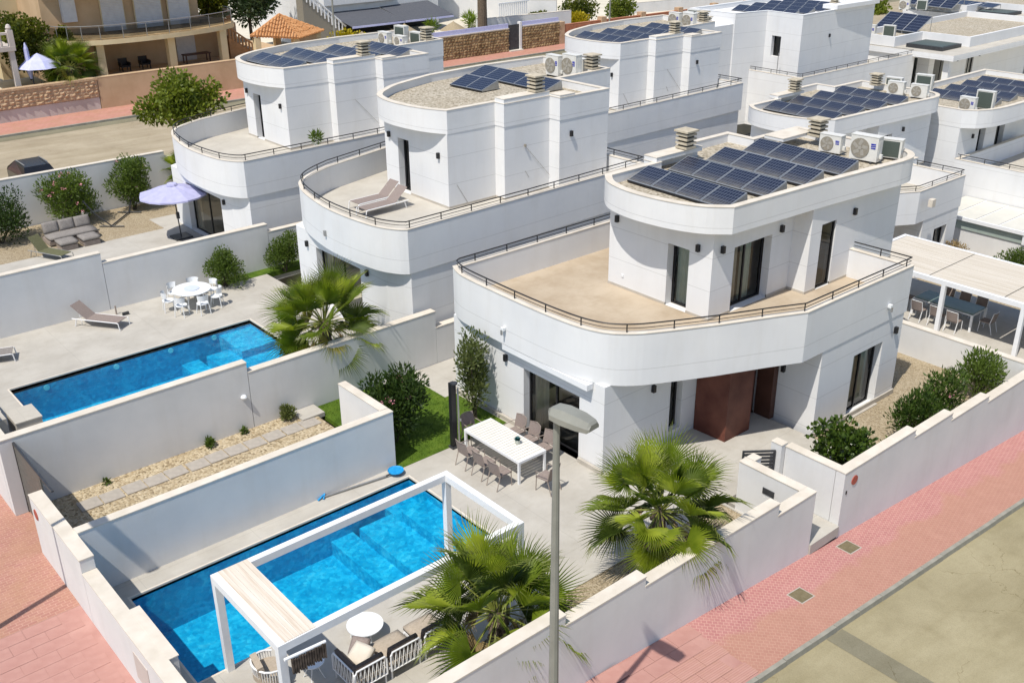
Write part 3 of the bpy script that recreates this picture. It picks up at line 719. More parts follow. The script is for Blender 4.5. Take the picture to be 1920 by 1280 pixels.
def railing(root, path, z, h=.24, r=.022, step=1.35):
    path = [Vector((p[0], p[1], z+h)) for p in path]
    rl = MB().tube(path, r, 6).build('railing', 'black_metal', root)
    low = MB().tube([p-Vector((0, 0, h*.5)) for p in path], .011, 5).build('lower_bar', 'black_metal', rl)
    L = 0; nxt = .15
    for a, b in zip(path, path[1:]):
        sl_ = (b-a).length
        while nxt <= L+sl_:
            p = a+(b-a)*((nxt-L)/sl_)
            MB().tube([(p.x, p.y, z-.02), (p.x, p.y, z+h)], .02, 5).build('post', 'black_metal', rl); nxt += step
        L += sl_
    return rl
def lamp_box(root, x, y, z, dx=0, dy=0):
    MB().box(x-.055, y-.055, z-.11, x+.055, y+.055, z+.11).build('wall_lamp', 'black_metal', root)
def chimney(root, x, y, z, h=.62, s=.50):
    c = MB().box(x-s*.36, y-s*.36, z, x+s*.36, y+s*.36, z+h-.03).build('chimney', 'chimney_dark', root)
    for k in range(4): MB().box(x-s/2, y-s/2, z+.03+k*h/4.3, x+s/2, y+s/2, z+.03+k*h/4.3+h*.115).build('louvre', 'chimney_stone', c)
    m = MB(); a = s/2+.05; zz = z+h-.03
    i = 0; m.v = [(x-a, y-a, zz), (x+a, y-a, zz), (x+a, y+a, zz), (x-a, y+a, zz), (x-a, y-a, zz+.06), (x+a, y-a, zz+.06), (x+a, y+a, zz+.06), (x-a, y+a, zz+.06), (x, y, zz+.11)]
    m.f = [(3, 2, 1, 0), (0, 1, 5, 4), (1, 2, 6, 5), (2, 3, 7, 6), (3, 0, 4, 7), (4, 5, 8), (5, 6, 8), (6, 7, 8), (7, 4, 8)]
    m.build('chimney_cap', 'chimney_stone', c); return c
def panel_mesh(w, d, rise, mat):
    """one module: low edge at x=0, rising to x=d; metal rim round the glass, uv over the glass"""
    me = bpy.data.meshes.new('panel'); t = .04; r = .022
    Z = lambda x: rise*x/d
    o = [(0, 0), (d, 0), (d, w), (0, w)]; n_ = [(r, r), (d-r, r), (d-r, w-r), (r, w-r)]
    v = [(x, y, Z(x)-t) for x, y in o]+[(x, y, Z(x)) for x, y in o]+[(x, y, Z(x)+.002) for x, y in n_]
    f = [(8, 9, 10, 11), (3, 2, 1, 0), (0, 1, 5, 4), (1, 2, 6, 5), (2, 3, 7, 6), (3, 0, 4, 7), (4, 5, 9, 8), (5, 6, 10, 9), (6, 7, 11, 10), (7, 4, 8, 11)]
    me.from_pydata(v, [], f)
    me.materials.append(M[mat]); me.materials.append(M['rim_alu'])
    uv = me.uv_layers.new(name='UVMap')
    for li, c in enumerate([(0, 0), (1, 0), (1, 1), (0, 1)]): uv.data[li].uv = c
    for p in me.polygons[1:]: p.material_index = 1
    me.update(); return me
PMESH = panel_mesh(.99, .93, .30, 'solar'); PMESH2 = panel_mesh(.99, .93, .30, 'solar_clean')
def solar_row(label, x, y, z, n, rot=0, dusty=True, group=None, pitch=1.01):
    """a tilted row: low edge along x=0, panels along +y"""
    r = thing('solar_panel_row', label, 'solar panels', (x, y, z), rot, group)
    for i in range(n):
        o = bpy.data.objects.new('panel', PMESH if dusty else PMESH2); COL.objects.link(o); o.parent = r; o.location = (0, i*pitch, .06)
    L = n*pitch-.02
    e = MB(); e.v = [(0.02, -.015, 0), (.98, -.015, 0), (.93, -.015, .34), (0.0, -.015, .04)]; e.v += [(a, b+.012, c) for a, b, c in e.v]
    e.f = [(0, 1, 2, 3), (7, 6, 5, 4), (0, 4, 5, 1), (1, 5, 6, 2), (2, 6, 7, 3), (3, 7, 4, 0)]
    me = e.mesh('end_plate', 'alu')
    for yy in (0, L+.02):
        o = bpy.data.objects.new('end_plate', me); COL.objects.link(o); o.parent = r; o.location = (0, yy, 0)
    bk_ = MB().quad((.94, 0, .33), (.98, 0, 0), (.98, L, 0), (.94, L, .33)); b = bpy.data.objects.new('wind_plate', bk_.mesh('wind_plate', 'alu')); COL.objects.link(b); b.parent = r
    fr = bpy.data.objects.new('front_rail', MB().box(-.03, 0, 0, .0, L, .05).mesh('front_rail', 'black_metal')); COL.objects.link(fr); fr.parent = r
    return r
def make_ac(loc, rz, label, w=.86, h=.62, d=.32, badge=True, fans=1, group='air conditioning units on the roofs'):
    """outdoor unit; front faces -x in its own frame, width along y"""
    r = thing('air_conditioner', label, 'air conditioner', loc, rz, group)
    B = lambda nm, mb, mt, par=r: (lambda o: (COL.objects.link(o), setattr(o, 'parent', par), o)[2])(bpy.data.objects.new(nm, mb.mesh(nm, mt)))
    B('casing', MB().box(-d/2, -w/2, .08, d/2, w/2, h+.08), 'ac_white')
    B('top_cover', MB().box(-d/2-.012, -w/2-.012, h+.08, d/2+.012, w/2+.012, h+.10), 'ac_white')
    for s in (-1, 1): B('foot', MB().box(-d/2-.05, s*w*.32-.03, 0, d/2+.05, s*w*.32+.03, .08), 'dark_metal')
    fr = min(h, w)*.40
    g = B('fan_grille', MB().tube([(-d/2-.005, w*.13, .08+h/2), (-d/2-.03, w*.13, .08+h/2)], fr, 20), 'grille')
    for k in range(5):
        a = k*1.2566+.4; B('blade', MB().obox((-d/2-.034, w*.13+math.cos(a)*fr*.55, .08+h/2+math.sin(a)*fr*.55), (.006, fr*.62, fr*.34), 0, 0, a+.35), 'blade_grey', g)
    B('hub', MB().tube([(-d/2-.03, w*.13, .08+h/2), (-d/2-.042, w*.13, .08+h/2)], fr*.2, 10), 'blade_grey', g)
    if badge:
        q = B('badge', MB().box(-d/2-.008, -w*.42, .08+h*.52, -d/2, -w*.25, .08+h*.74), 'badge_blue')
        for dz in (.58, .66): B('badge_bar', MB().obox((-d/2-.011, -w*.335, .08+h*dz), (.004, w*.17, h*.018), 0, 0, R(-12)), 'ac_white', q)
    B('side_grille', MB().box(-d*.3, -w/2-.008, .08+h*.15, d*.3, -w/2, .08+h*.85), 'ac_white')
    B('coil', MB().box(d/2, -w*.42, .12, d/2+.012, w*.42, h+.03), 'fin_green')
    B('valve', MB().obox((d*.1, -w/2-.05, .25), (.10, .09, .14)), 'ac_white')
    return r
def villa(label, P):
    x0, y0 = P['par'][0]; gz = P['gz']
    root = thing('villa', label, 'villa', (x0, y0, gz), 0, 'white curved villas of the estate')
    fl, sb, pt = P['floor'], P['shell'], P['par_top']
    par = ccw(P['par']); low = ccw(P['low']); tow = ccw(P['tower']); roof = ccw(P['roof'])
    mb = walls(MB(), low, gz-1.2, sb, .28, P.get('low_ops', ())); mb.build('lower_wall', 'white_stucco', root)
    mb = MB().prism(par, sb, fl); ring(mb, par, fl, pt-.02, .18); mb.build('terrace_shell', 'white_stucco', root)
    cap_ring(MB(), par, pt-.02, pt, .18).build('parapet_coping', 'coping', root)
    MB().prism(inset(par, .17), fl, fl+.008).build('terrace_floor', P.get('floor_mat', 'terrace_grey'), root)
    walls(MB(), tow, fl+.008, P['soffit'], .28, P.get('tow_ops', ())).build('upper_wall', 'white_stucco', root)
    mb = MB(); pt_ = ccw(inset(tow, -.012)); walls(mb, pt_, fl+.009, fl+.09, .05, [(*o[:4], fl, fl+1) for o in P.get('tow_ops', ()) if o[4] < fl+.1]); mb.build('skirting', 'plinth', root)
    mb = MB().prism(roof, P['soffit'], P['top']-.40); ring(mb, roof, P['top']-.40, P['top']-.02, .2); mb.build('roof', 'white_stucco', root)
    cap_ring(MB(), roof, P['top']-.02, P['top'], .2).build('roof_coping', P.get('cap_mat', 'coping'), root)
    g = MB().prism(inset(roof, .2), P['top']-.40, P['top']-.32).build('roof_gravel', 'roof_gravel', root)
    for b in P.get('blocks', ()): MB().box(*b).build('chimney_block', 'white_stucco', root); MB().box(b[0]-.012, b[1]-.012, b[5], b[3]+.012, b[4]+.012, b[5]+.02).build('block_coping', 'coping', root)
    for w in P.get('windows', ()):
        window(root, low if w[0] == 'low' else tow, w[1], **(w[2] if len(w) > 2 else {}))
    if P.get('rail'): railing(root, inset_path(P['rail']), pt)
    for l in P.get('lamps', ()): lamp_box(root, *l)
    for c in P.get('chimneys', ()): chimney(root, *c)
    return root
def inset_path(path, t=.10):
    v = [Vector(p) for p in path]; out = []
    for i, p in enumerate(v):
        d = (v[min(i+1, len(v)-1)]-v[max(i-1, 0)]).normalized(); out.append(tuple(p+Vector((-d.y, d.x))*t))
    return out
# --- nearest villa
PAR1 = smooth_line([(18.4, 24.58), (18.2, 24.1), (18.1, 23.5), (18.05, 22.2), (18.03, 20.6), (18.07, 19.3), (18.18, 18.4), (18.45, 17.7), (19.0, 17.15), (19.85, 16.68), (21.18, 16.04)], 4)
PAR1 = [(18.42, 24.62)]+PAR1[1:]+[(22.71, 15.40), (23.74, 14.93)]
RAIL1 = [(30.2, 24.62), (24, 24.62), (18.62, 24.62)]+PAR1[1:]+[(29.43, 14.93), (29.43, 17.05)]
PAR1c = PAR1+[(29.43, 14.93), (29.43, 17.6), (31.2, 17.6), (31.2, 24.62)]
ROOF1 = smooth_line([(22.75, 22.2), (22.2, 21.5), (21.95, 20.5), (21.97, 19.5), (22.15, 18.6), (22.5, 17.85), (23.05, 17.3)], 4)+[(27.5, 17.05)]+smooth_line([(31.1, 16.75), (31.8, 16.8), (32.35, 17.1), (32.65, 17.6), (32.7, 18.4)], 4)+[(32.7, 22.0), (30.1, 22.05), (30.1, 23.2), (27.3, 23.2), (27.3, 22.6), (25.0, 22.6), (25.0, 22.2)]
TOW1 = [(22.9, 22.05), (22.9, 17.82), (26.87, 17.82), (26.87, 17.15), (31.97, 17.15), (31.97, 22.0), (30.08, 22.0), (30.08, 23.18), (27.28, 23.18), (27.28, 22.58), (24.98, 22.58), (24.98, 22.05)]
LOW1 = [(18.3, 24.5), (18.3, 17.6), (23.5, 17.6), (23.5, 17.0), (24.8, 17.0), (24.8, 14.95), (29.33, 14.95), (29.33, 17.17), (31.95, 17.17), (31.95, 24.5)]
oL = (18.3, 21.05, 18.3, 18.6, 0, 2.12); oE = (21.12, 17.6, 21.66, 17.6, .3, 2.3); oD = (23.75, 17.0, 24.6, 17.0, 0, 2.5); oR = (26.62, 14.95, 28.26, 14.95, -.12, 2.08)
tP = (22.9, 19.55, 22.9, 18.7, 3.41, 5.45); tF = (23.93, 17.82, 25.78, 17.82, 3.41, 5.52); tD = (27.45, 17.15, 28.25, 17.15, 3.41, 5.62)
V1 = villa('nearest white curved villa with tan roof terrace and brown entrance block', dict(par=PAR1c, low=LOW1, tower=TOW1, roof=ROOF1, gz=0, floor=3.4, shell=2.8, par_top=4.4, soffit=6.27, top=7.1,
    floor_mat='terrace_tan', rail=RAIL1, low_ops=[oL, oE, oD, oR], tow_ops=[tP, tF, tD],
    windows=[('low', oL, dict(panes=2, depth=.24, curtain=[(.10, .70, 'curtain')])), ('low', oE, dict(panes=1, solid=True)), ('low', oR, dict(panes=2, depth=.24, curtain=[(.1, .75, 'sheer'), (1.0, 1.5, 'sheer')])),
             ('tow', tP, dict(panes=1, depth=.3, curtain=[(.05, .75, 'sheer')])), ('tow', tF, dict(panes=2, depth=.3, curtain=[(.1, .8, 'curtain'), (.9, 1.4, 'sheer')])), ('tow', tD, dict(panes=1, depth=.05, solid=True))],
    lamps=[(22.85, 21.7, 5.72), (22.85, 18.35, 5.62), (23.3, 17.76, 5.62), (26.2, 17.76, 5.62), (29.2, 17.1, 5.7), (18.25, 21.85, 2.2), (20.3, 17.55, 2.1), (24.75, 16.2, 1.8), (28.9, 14.9, 2.3)],
    blocks=[(25.0, 22.05, 7.1, 27.3, 22.6, 7.24), (30.3, 20.9, 7.1, 31.95, 21.7, 7.2)], chimneys=[(26.6, 22.2, 7.26), (31.9, 20.6, 7.1)]))
MB().prism([(22.3, 17.46), (22.36, 16.4), (23.55, 16.4), (23.55, 17.58), (22.3, 17.58)], -.02, 2.795).build('entrance_block', 'corten', V1)
MB().box(23.77, 17.06, .01, 24.58, 17.12, 2.49).build('front_door', 'door_brown', V1); MB().box(24.55, 16.38, 0, 24.78, 16.98, 2.795).build('door_reveal', 'door_brown', V1)
MB().box(18.04, 18.05, 2.60, 18.28, 21.75, 2.78).build('awning_cassette', 'white_metal', V1)
MB().box(24.82, 14.89, -.4, 29.36, 14.94, .02).build('plinth_strip', 'plinth', V1)
MB().box(18.2, 17.55, -.02, 18.29, 18.55, .14).build('plinth_strip', 'plinth', V1); MB().box(18.2, 21.1, -.02, 18.29, 24.5, .14).build('plinth_strip', 'plinth', V1)
MB().box(26.64, 14.80, -.16, 28.26, 15.2, -.121).build('window_sill', 'plinth', V1)
for (x, y, z, dx, dy) in ((18.03, 21.6, 3.35, -1, 0), (28.2, 14.92, 3.35, 0, -1)):
    c = MB().obox((x+dx*.06, y+dy*.06, z), (.12, .12, .10)).build('camera_mount', 'white_plastic', V1); MB().obox((x+dx*.13, y+dy*.13, z-.10), (.05, .05, .16)).build('camera_head', 'alu', c)
for (x, y) in ((22.89, 21.4),): MB().obox((x, y, 3.85), (.03, .09, .09)).build('socket', 'white_plastic', V1)
rows1 = ['front row of four tilted panels on the nearest villa roof', 'second row of four panels on the nearest villa roof', 'third row of four panels on the nearest villa roof', 'rear row of four panels beside the air conditioners, nearest roof']
for k, lb in enumerate(rows1): solar_row(lb, 23.3+1.86*k, 17.8-.06*k, 6.82, 4, R(-1.5), True, 'solar panel rows on the nearest roof')
make_ac((31.25, 19.55, 6.78), R(6), 'smaller white unit with blue badge behind, nearest villa roof', .80, .60)
make_ac((31.2, 18.2, 6.78), R(6), 'large white unit with big fan and blue badge, nearest villa roof', .98, .82, .36)
make_ac((32.1, 17.85, 6.78), R(196), 'white unit turned round to show its green coil, nearest villa roof', .86, .62)

# --- middle villa family: mirrored plan
def plan2(dx, dy, dz, pdy=0):
    T = lambda pts, yy=0: [(x+dx, y+dy+yy) for x, y in pts]
    left = smooth_line([(18.42, 27.08), (18.12, 27.4), (17.80, 28.2), (17.64, 29.7), (17.67, 31.2), (17.98, 33.0), (18.35, 34.1), (18.75, 34.75), (19.5, 35.35), (20.6, 35.92)], 4)
    par = T(left+[(24.4, 37.0), (30.4, 37.0), (30.5, 27.5)], pdy)
    rail = T([(30.5, 31.5), (30.5, 27.5), (24, 27.2)]+left+[(24.4, 37.0), (28, 37.0)], pdy)[::-1]
    low = T([(18.5, 27.12), (18.2, 28.2), (18.2, 34.4), (20.2, 35.4), (30.3, 36.8), (30.4, 27.6)], pdy)
    tow = T([(22.72, 34.65), (22.72, 30.46), (25.05, 30.46), (25.05, 29.9), (27.4, 29.9), (27.4, 29.3), (30.1, 29.3), (30.1, 32.3), (33.4, 32.5), (33.4, 36.4), (26.8, 36.4), (26.8, 34.65)])
    rc = smooth_line([(22.74, 30.45), (22.35, 31.3), (22.15, 32.3), (22.12, 33.4), (22.35, 34.4), (22.7, 34.95), (23.3, 35.45), (24.3, 36.05), (26.5, 36.8)], 4)
    roof = T(rc+[(29.7, 37.1), (33.42, 36.9), (33.42, 32.48), (30.12, 32.28), (30.12, 29.28), (27.38, 29.28), (27.38, 29.88), (25.03, 29.88), (25.03, 30.44)])
    tp = (22.72+dx, 33.0+dy, 22.72+dx, 33.75+dy, 4.01+dz, 6.2+dz)
    return dict(par=par, rail=rail, low=low, tower=tow, roof=roof, gz=.6+dz, floor=4.0+dz, shell=3.4+dz, par_top=5.0+dz, soffit=6.9+dz, top=7.8+dz,
        tow_ops=[tp], windows=[('tow', tp, dict(panes=1, depth=.3, solid=True))],
        blocks=[(25.05+dx, 29.9+dy, 7.8+dz, 27.4+dx, 30.45+dy, 7.95+dz), (27.4+dx, 29.3+dy, 7.8+dz, 28.2+dx, 29.9+dy, 7.86+dz)],
        chimneys=[(26.9+dx, 30.15+dy, 7.97+dz), (32.6+dx, 32.8+dy, 7.8+dz)],
        lamps=[(22.67+dx, 34.3+dy, 6.25+dz), (22.67+dx, 31.0+dy, 6.0+dz), (28.0+dx, 29.25+dy, 6.3+dz)])
def strings(root, pts):
    """thin wires and hooks fixed on the finned wall"""
    for a, b in pts: MB().tube([a, b], .007, 4).build('wall_wire', 'grille', root)
P_ = plan2(0, 0, 0); oW = (18.2, 29.9, 18.2, 33.0, .6, 2.85); P_['low_ops'] = [oW]; P_['windows'].append(('low', oW, dict(panes=2, depth=.24, curtain=[(.1, .5, 'curtain'), (2.4, 2.9, 'curtain')])))
P_['lamps'] += [(18.15, 29.4, 2.85), (18.15, 33.6, 2.85)]
V2 = villa('white curved villa with two taupe sunbeds on its roof terrace', P_)
strings(V2, [((26.1, 29.88, 6.0), (27.38, 29.85, 4.6)), ((26.1, 29.88, 5.0), (26.3, 29.88, 4.7)), ((23.1, 30.44, 4.9), (23.6, 30.44, 4.1))])
MB().box(26.05, 29.8, 5.98, 26.1, 29.89, 6.08).build('hook', 'grille', V2)
MB().obox((17.64, 31.2, 4.0), (.1, .1, .2)).build('camera_mount', 'alu', V2)
solar_row('front pair of dark panels on the gravel roof of the middle villa', 26.7, 33.3, 7.52, 2, R(3), False, 'solar panel rows on the middle roof')
solar_row('rear row of dark panels behind the chimney, middle villa roof', 28.6, 31.5, 7.52, 5, R(0), False, 'solar panel rows on the middle roof')
make_ac((31.35, 33.9, 7.48), R(0), 'narrow white unit with blue badge, left of a pair on the middle villa roof', .8, .85)
make_ac((31.6, 33.05, 7.48), R(0), 'white unit with blue badge, middle of three on the middle villa roof', .86, .95, .36)
make_ac((32.5, 33.6, 7.48), R(185), 'unit showing teal coil beside the rear chimney, middle villa roof', .86, .62)
P_ = plan2(.25, 12.7, -.15, -.45); oW = (18.45, 41.6, 18.45, 45.2, .45, 2.75); P_['low_ops'] = [oW]; P_['windows'].append(('low', oW, dict(panes=2, depth=.24, curtain=[(.1, .5, 'curtain'), (2.9, 3.4, 'curtain')])))
P_['lamps'] += [(18.4, 41.2, 2.7)]
V3 = villa('white curved villa behind the lavender parasol, roof full of panels', P_)
strings(V3, [((26.35, 42.58, 5.85), (27.6, 42.55, 4.5))])
for k in range(4): solar_row(['front', 'second', 'third', 'rear'][k]+' row of panels on the parasol villa roof', 23.55+1.95*k, 43.6+.1*k-(.6 if k > 1 else 0), 7.36, 4 if k < 2 else 4, R(2), True, 'solar panel rows on the parasol villa roof')
for (x, y, h, lb) in ((31.4, 47.3, .62, 'white unit with blue badge at the far left, parasol villa roof'), (31.7, 46.3, .5, 'low white unit with blue badge, parasol villa roof'), (32.4, 47.2, .85, 'taller unit with dark coil at the back, parasol villa roof'), (32.7, 46.2, .6, 'teal coil unit beside the chimney, parasol villa roof')):
    make_ac((x, y, 7.3), R(0 if 'badge' in lb else 185), lb, .84, h)
P_ = plan2(20.0, 10.35, -.85, .2); V4 = villa('white villa with panel roof and finned wall, behind the nearest villa', P_)
strings(V4, [((46.1, 40.23, 5.2), (47.38, 40.2, 3.8)), ((46.1, 40.23, 4.2), (46.3, 40.23, 3.9)), ((43.1, 40.8, 4.1), (43.6, 40.8, 3.4))])
for k in range(4): solar_row(['front', 'second', 'third', 'rear'][k]+' row of panels on the finned villa roof behind', 43.3+1.85*k, 41.2-.1*k, 6.66, 4, R(0), True, 'solar panel rows on the finned villa roof')
for (x, y, lb) in ((51.3, 44.3, 'white unit with round fan, left of the pair on the finned villa roof'), (51.6, 43.4, 'white unit with blue badge, right of the pair on the finned villa roof')): make_ac((x, y, 6.6), 0, lb, .86, .85)
# --- right-hand row: like the nearest villa
def plan1(dx, dy, dz, mirror_low=True):
    T = lambda pts: [(x+dx, y+dy) for x, y in pts]
    ops = [(a[0]+dx, a[1]+dy, a[2]+dx, a[3]+dy, a[4]+dz, a[5]+dz) for a in (tP, tF, tD)]
    return dict(par=T(PAR1c), rail=T(RAIL1), low=T(LOW1), tower=T(TOW1), roof=T(ROOF1), gz=dz, floor=3.4+dz, shell=2.8+dz, par_top=4.4+dz, soffit=6.27+dz, top=7.1+dz, tow_ops=ops,
        windows=[('tow', ops[0], dict(panes=1, solid=True)), ('tow', ops[1], dict(panes=2, solid=True)), ('tow', ops[2], dict(panes=1, solid=True))],
        blocks=[(25.0+dx, 22.05+dy, 7.1+dz, 27.3+dx, 22.6+dy, 7.24+dz)], chimneys=[(26.6+dx, 22.2+dy, 7.26+dz), (31.9+dx, 20.6+dy, 7.1+dz)],
        lamps=[(29.2+dx, 17.1+dy, 5.7+dz), (22.85+dx, 18.35+dy, 5.6+dz)])
P_ = plan1(20.55, 9.95, -2.3)
f_ = lambda p: ((p[0]-44.3)*.74+44.3 if p[0] > 44.3 else p[0], 34.5-(34.5-p[1])*1.22 if p[1] < 34.5 else p[1])
P_['par'] = [f_(p) for p in P_['par']]; P_['rail'] = [f_(p) for p in P_['rail']]; P_['low'] = [f_(p) for p in P_['low']]
oB = (46.3, f_((0, 24.9))[1], 47.5, f_((0, 24.9))[1], -2.3, -.2)
P_['low_ops'] = [oB]; P_['windows'].append(('low', oB, dict(panes=2, solid=True)))
V5 = villa('white curved villa with big panel roof right behind the nearest villa', P_)
for k in range(4): solar_row(['front', 'second', 'third', 'rear'][k]+' row of four panels on the right-hand neighbour roof', 43.95+1.95*k, 27.75-.05*k, 4.5, 4, R(-1), True, 'solar panel rows on the right-hand roof')
for (x, y, h, lb, bd, rz) in ((52.3, 29.2, .66, 'white unit with round fan, left of a pair on the right-hand neighbour roof', False, 8), (52.4, 27.9, .66, 'white unit with round fan, front of four on the right-hand neighbour roof', False, 8), (53.4, 30.0, .62, 'unit with teal coil behind the pair, right-hand neighbour roof', False, 190), (53.7, 28.4, .95, 'tall unit with dark coil at the rear, right-hand neighbour roof', False, 190)):
    make_ac((x, y, 4.48), R(rz), lb, .9, h, .34, bd)
MB().obox((44.75, 22.35, 1.55), (.30, .22, .36)).build('wall_box', 'coping', V5)
# villa at the right edge
r6 = thing('villa', 'white villa at the right edge with lit side wall and curved fascia', 'villa', (53.65, 25.9, -3.2), 0, 'white curved villas of the estate')
t6 = [(53.65, 31), (53.65, 25.95), (58.0, 25.95), (58.0, 26.4), (66, 26.4), (66, 31)]
o61 = (55.9, 25.95, 56.7, 25.95, .4, 2.6); o62 = (58.5, 26.4, 60.0, 26.4, .4, 2.6)
walls(MB(), t6, -3.2, 3.02, .28, [o61, o62]).build('upper_wall', 'white_stucco', r6)
for o in (o61, o62): window(r6, t6, o, .28, 1, None, True)
rf6 = [(53.64, 31), (53.64, 25.95)]+smooth_line([(54.1, 25.35), (55.0, 24.95), (56.5, 24.75), (59, 24.7)], 4)+[(66, 24.5), (66, 31)]
mb = MB().prism(rf6, 3.03, 3.62); ring(mb, rf6, 3.62, 3.98, .2); mb.build('roof', 'white_stucco', r6)
cap_ring(MB(), rf6, 3.98, 4.0, .2).build('roof_coping', 'coping', r6); MB().prism(inset(rf6, .2), 3.62, 3.7).build('roof_gravel', 'roof_gravel', r6)
tp6 = [(53.55, 25.9), (53.55, 18), (62, 18), (62, 25.9)]
mb = MB().prism(tp6, -3.2, .36); ring(mb, tp6, .36, 1.38, .18); mb.build('terrace_shell', 'white_stucco', r6); cap_ring(MB(), tp6, 1.38, 1.4, .18).build('parapet_coping', 'coping', r6)
MB().prism(inset(tp6, .17), .36, .368).build('terrace_floor', 'terrace_grey', r6)
railing(r6, [(53.65, 25.8), (53.65, 18.1)], 1.4)
lamp_box(r6, 55.2, 25.9, 2.35)
for k in range(4): solar_row(['front', 'second', 'third', 'rear'][k]+' row of panels on the villa at the right edge', 56.9+1.9*k, 25.9, 3.68, 4, R(0), True, 'solar panel rows at the right edge')
make_ac((54.6, 26.2, 3.68), 0, 'white unit with blue badge on the roof at the right edge', .86, .75)
make_ac((55.9, 25.9, 3.68), R(185), 'larger unit with dark coil on the roof at the right edge', .95, .95)
# villa further back in the right row
r7 = thing('villa', 'white villa with small window and balcony railing, far back on the right', 'villa', (62, 42, -1.2), 0, 'white curved villas of the estate')
t7 = [(59.4, 47.2), (59.4, 45.9), (62.2, 45.3), (62.0, 42.2), (71.5, 42.6), (71.5, 50), (59.4, 50)]
o71 = (62.16, 44.7, 62.09, 43.9, 3.6, 5.0)
walls(MB(), t7, -1.2, 6.24, .28, [o71]).build('upper_wall', 'white_stucco', r7); window(r7, t7, o71, .3, 1, None, True)
mb = MB().prism(t7, 6.241, 6.3); ring(mb, t7, 6.3, 6.6, .2); mb.build('roof', 'white_stucco', r7); cap_ring(MB(), t7, 6.6, 6.62, .2).build('roof_coping', 'white_stucco', r7)
MB().box(66, 42.2, 6.62, 71.4, 43.4, 6.9).build('chimney_block', 'white_stucco', r7); chimney(r7, 67.1, 43.2, 6.9); chimney(r7, 57.2, 46.6, 5.9)
p7 = [(61.0, 46.5), (61.0, 41.2), (75.8, 41.2), (75.8, 46.5)]
mb = MB().prism(p7, -1.2, 1.7); ring(mb, p7, 1.7, 2.64, .18); mb.build('terrace_shell', 'white_stucco', r7); cap_ring(MB(), p7, 2.64, 2.66, .18).build('parapet_coping', 'coping', r7)
MB().prism(inset(p7, .17), 1.7, 1.708).build('terrace_floor', 'terrace_grey', r7)
railing(r7, [(75.7, 46), (75.7, 41.3), (61.1, 41.3), (61.1, 46)], 2.66)
mb = MB().tube([(61.5, 43.55, 1.9), (61.5, 43.55, 4.0)], .03, 5).build('aerial_pole', 'alu', r7)
lamp_box(r7, 65.6, 42.3, 4.9)
MB().box(56.0, 46.0, -1.2, 59.4, 50, 5.9).build('rear_wing', 'white_stucco', r7)
for k in range(4): solar_row(['front', 'second', 'third', 'rear'][k]+' row of panels on the far white roof at top right', 62.6+1.9*k, 43.6, 6.3, 5, R(2), False, 'solar panel rows on the far roof')
for (x, y, lb) in ((57.0, 48.0, 'left white unit on the low wing of the far white villa'), (57.2, 47.2, 'right white unit on the low wing of the far white villa'), (58.2, 48.6, 'unit with teal coil at the back of the far white villa')): make_ac((x, y, 5.9), R(0 if 'white unit' in lb else 185), lb, .9, .75)
# flat-roofed bungalows, top right
def bungalow(label, x0, y0, x1, y1, top, deep=None):
    r = thing('bungalow', label, 'bungalow', (x0, y0, top-3.6), 0, 'flat roofed bungalows at top right')
    MB().box(x0, y0, top-.42, x1, y1, top-.02).build('roof_slab', 'white_stucco', r)
    MB().box(x0+.02, y0+.02, top-.02, x1-.02, y1-.02, top-.004).build('roof_deck', 'terrace_grey', r)
    a = [(x0+.5, y0+5.2), (x0+4.6, y0+5.2), (x0+4.6, y0+2.0), (x0+4.6, y0+1.2), (x1-.5, y0+1.2), (x1-.5, y1-.3), (x0+.5, y1-.3)]
    mb = MB(); ring(mb, a, top, top+.75, .2); mb.build('parapet', 'white_stucco', r)
    MB().prism(inset(a, .2), top, top+.28).build('roof_gravel', 'roof_gravel', r)
    s = MB().box(x0+1.2, y0+1.6, top, x0+4.1, y0+4.6, top+.28).build('skylight', 'dark_metal', r); MB().box(x0+1.35, y0+1.75, top+.281, x0+3.95, y0+4.45, top+.30).build('pane', 'fin_green', s)
    body = [(x0+2.2, y0+3.0), (x1-.6, y0+3.0), (x1-.6, y1-.3), (x0+2.2, y1-.3)]
    o1 = (x0+3.0, y0+3.0, x0+5.6, y0+3.0, top-3.2, top-.9); o2 = (x0+8.2, y0+3.0, x0+9.4, y0+3.0, top-3.2, top-.9); o3 = (x0+2.2, y0+4.0, x0+2.2, y0+6.4, top-3.2, top-.9)
    walls(MB(), body, top-4.2, top-.43, .28, [o1, o2, o3]).build('wall', 'white_stucco', r)
    for o in (o1, o2, o3): window(r, body, o, .1, 2, None, True)
    MB().box(x0+.5, y0+.5, top-4.2, x0+.95, y0+.95, top-.43).build('porch_column', 'white_stucco', r)
    for xx in (x0+6.6, x0+10.2): lamp_box(r, xx, y0+2.95, top-1.4)
    return r
bungalow('flat roofed white bungalow with square skylight and deep porch', 75.4, 37.9, 95, 47.3, 2.9)
bungalow('second flat roofed bungalow behind the first, with dark roof hatch', 97.5, 43.6, 118, 55, 2.9)
def frame_array(label, x, y, z, n, rz, rise=1.1, depth=1.75):
    r = thing('solar_panel_row', label, 'solar panels', (x, y, z), rz, 'raised solar panels on the bungalows')
    me = panel_mesh(1.35, depth, rise, 'solar_clean')
    for i in range(n):
        o = bpy.data.objects.new('panel', me); COL.objects.link(o); o.parent = r; o.location = (0, i*1.4, .25)
    mb = MB()
    for i in range(n+1): mb.tube([(.05, i*1.4, .25), (depth, i*1.4, .25+rise-.05)], .03, 4).tube([(depth, i*1.4, 0), (depth, i*1.4, .2+rise)], .03, 4).tube([(0, i*1.4, 0), (0, i*1.4, .25)], .03, 4).tube([(0, i*1.4, .02), (depth, i*1.4, .02)], .03, 4)
    o = bpy.data.objects.new('support', mb.mesh('support', 'alu')); COL.objects.link(o); o.parent = r
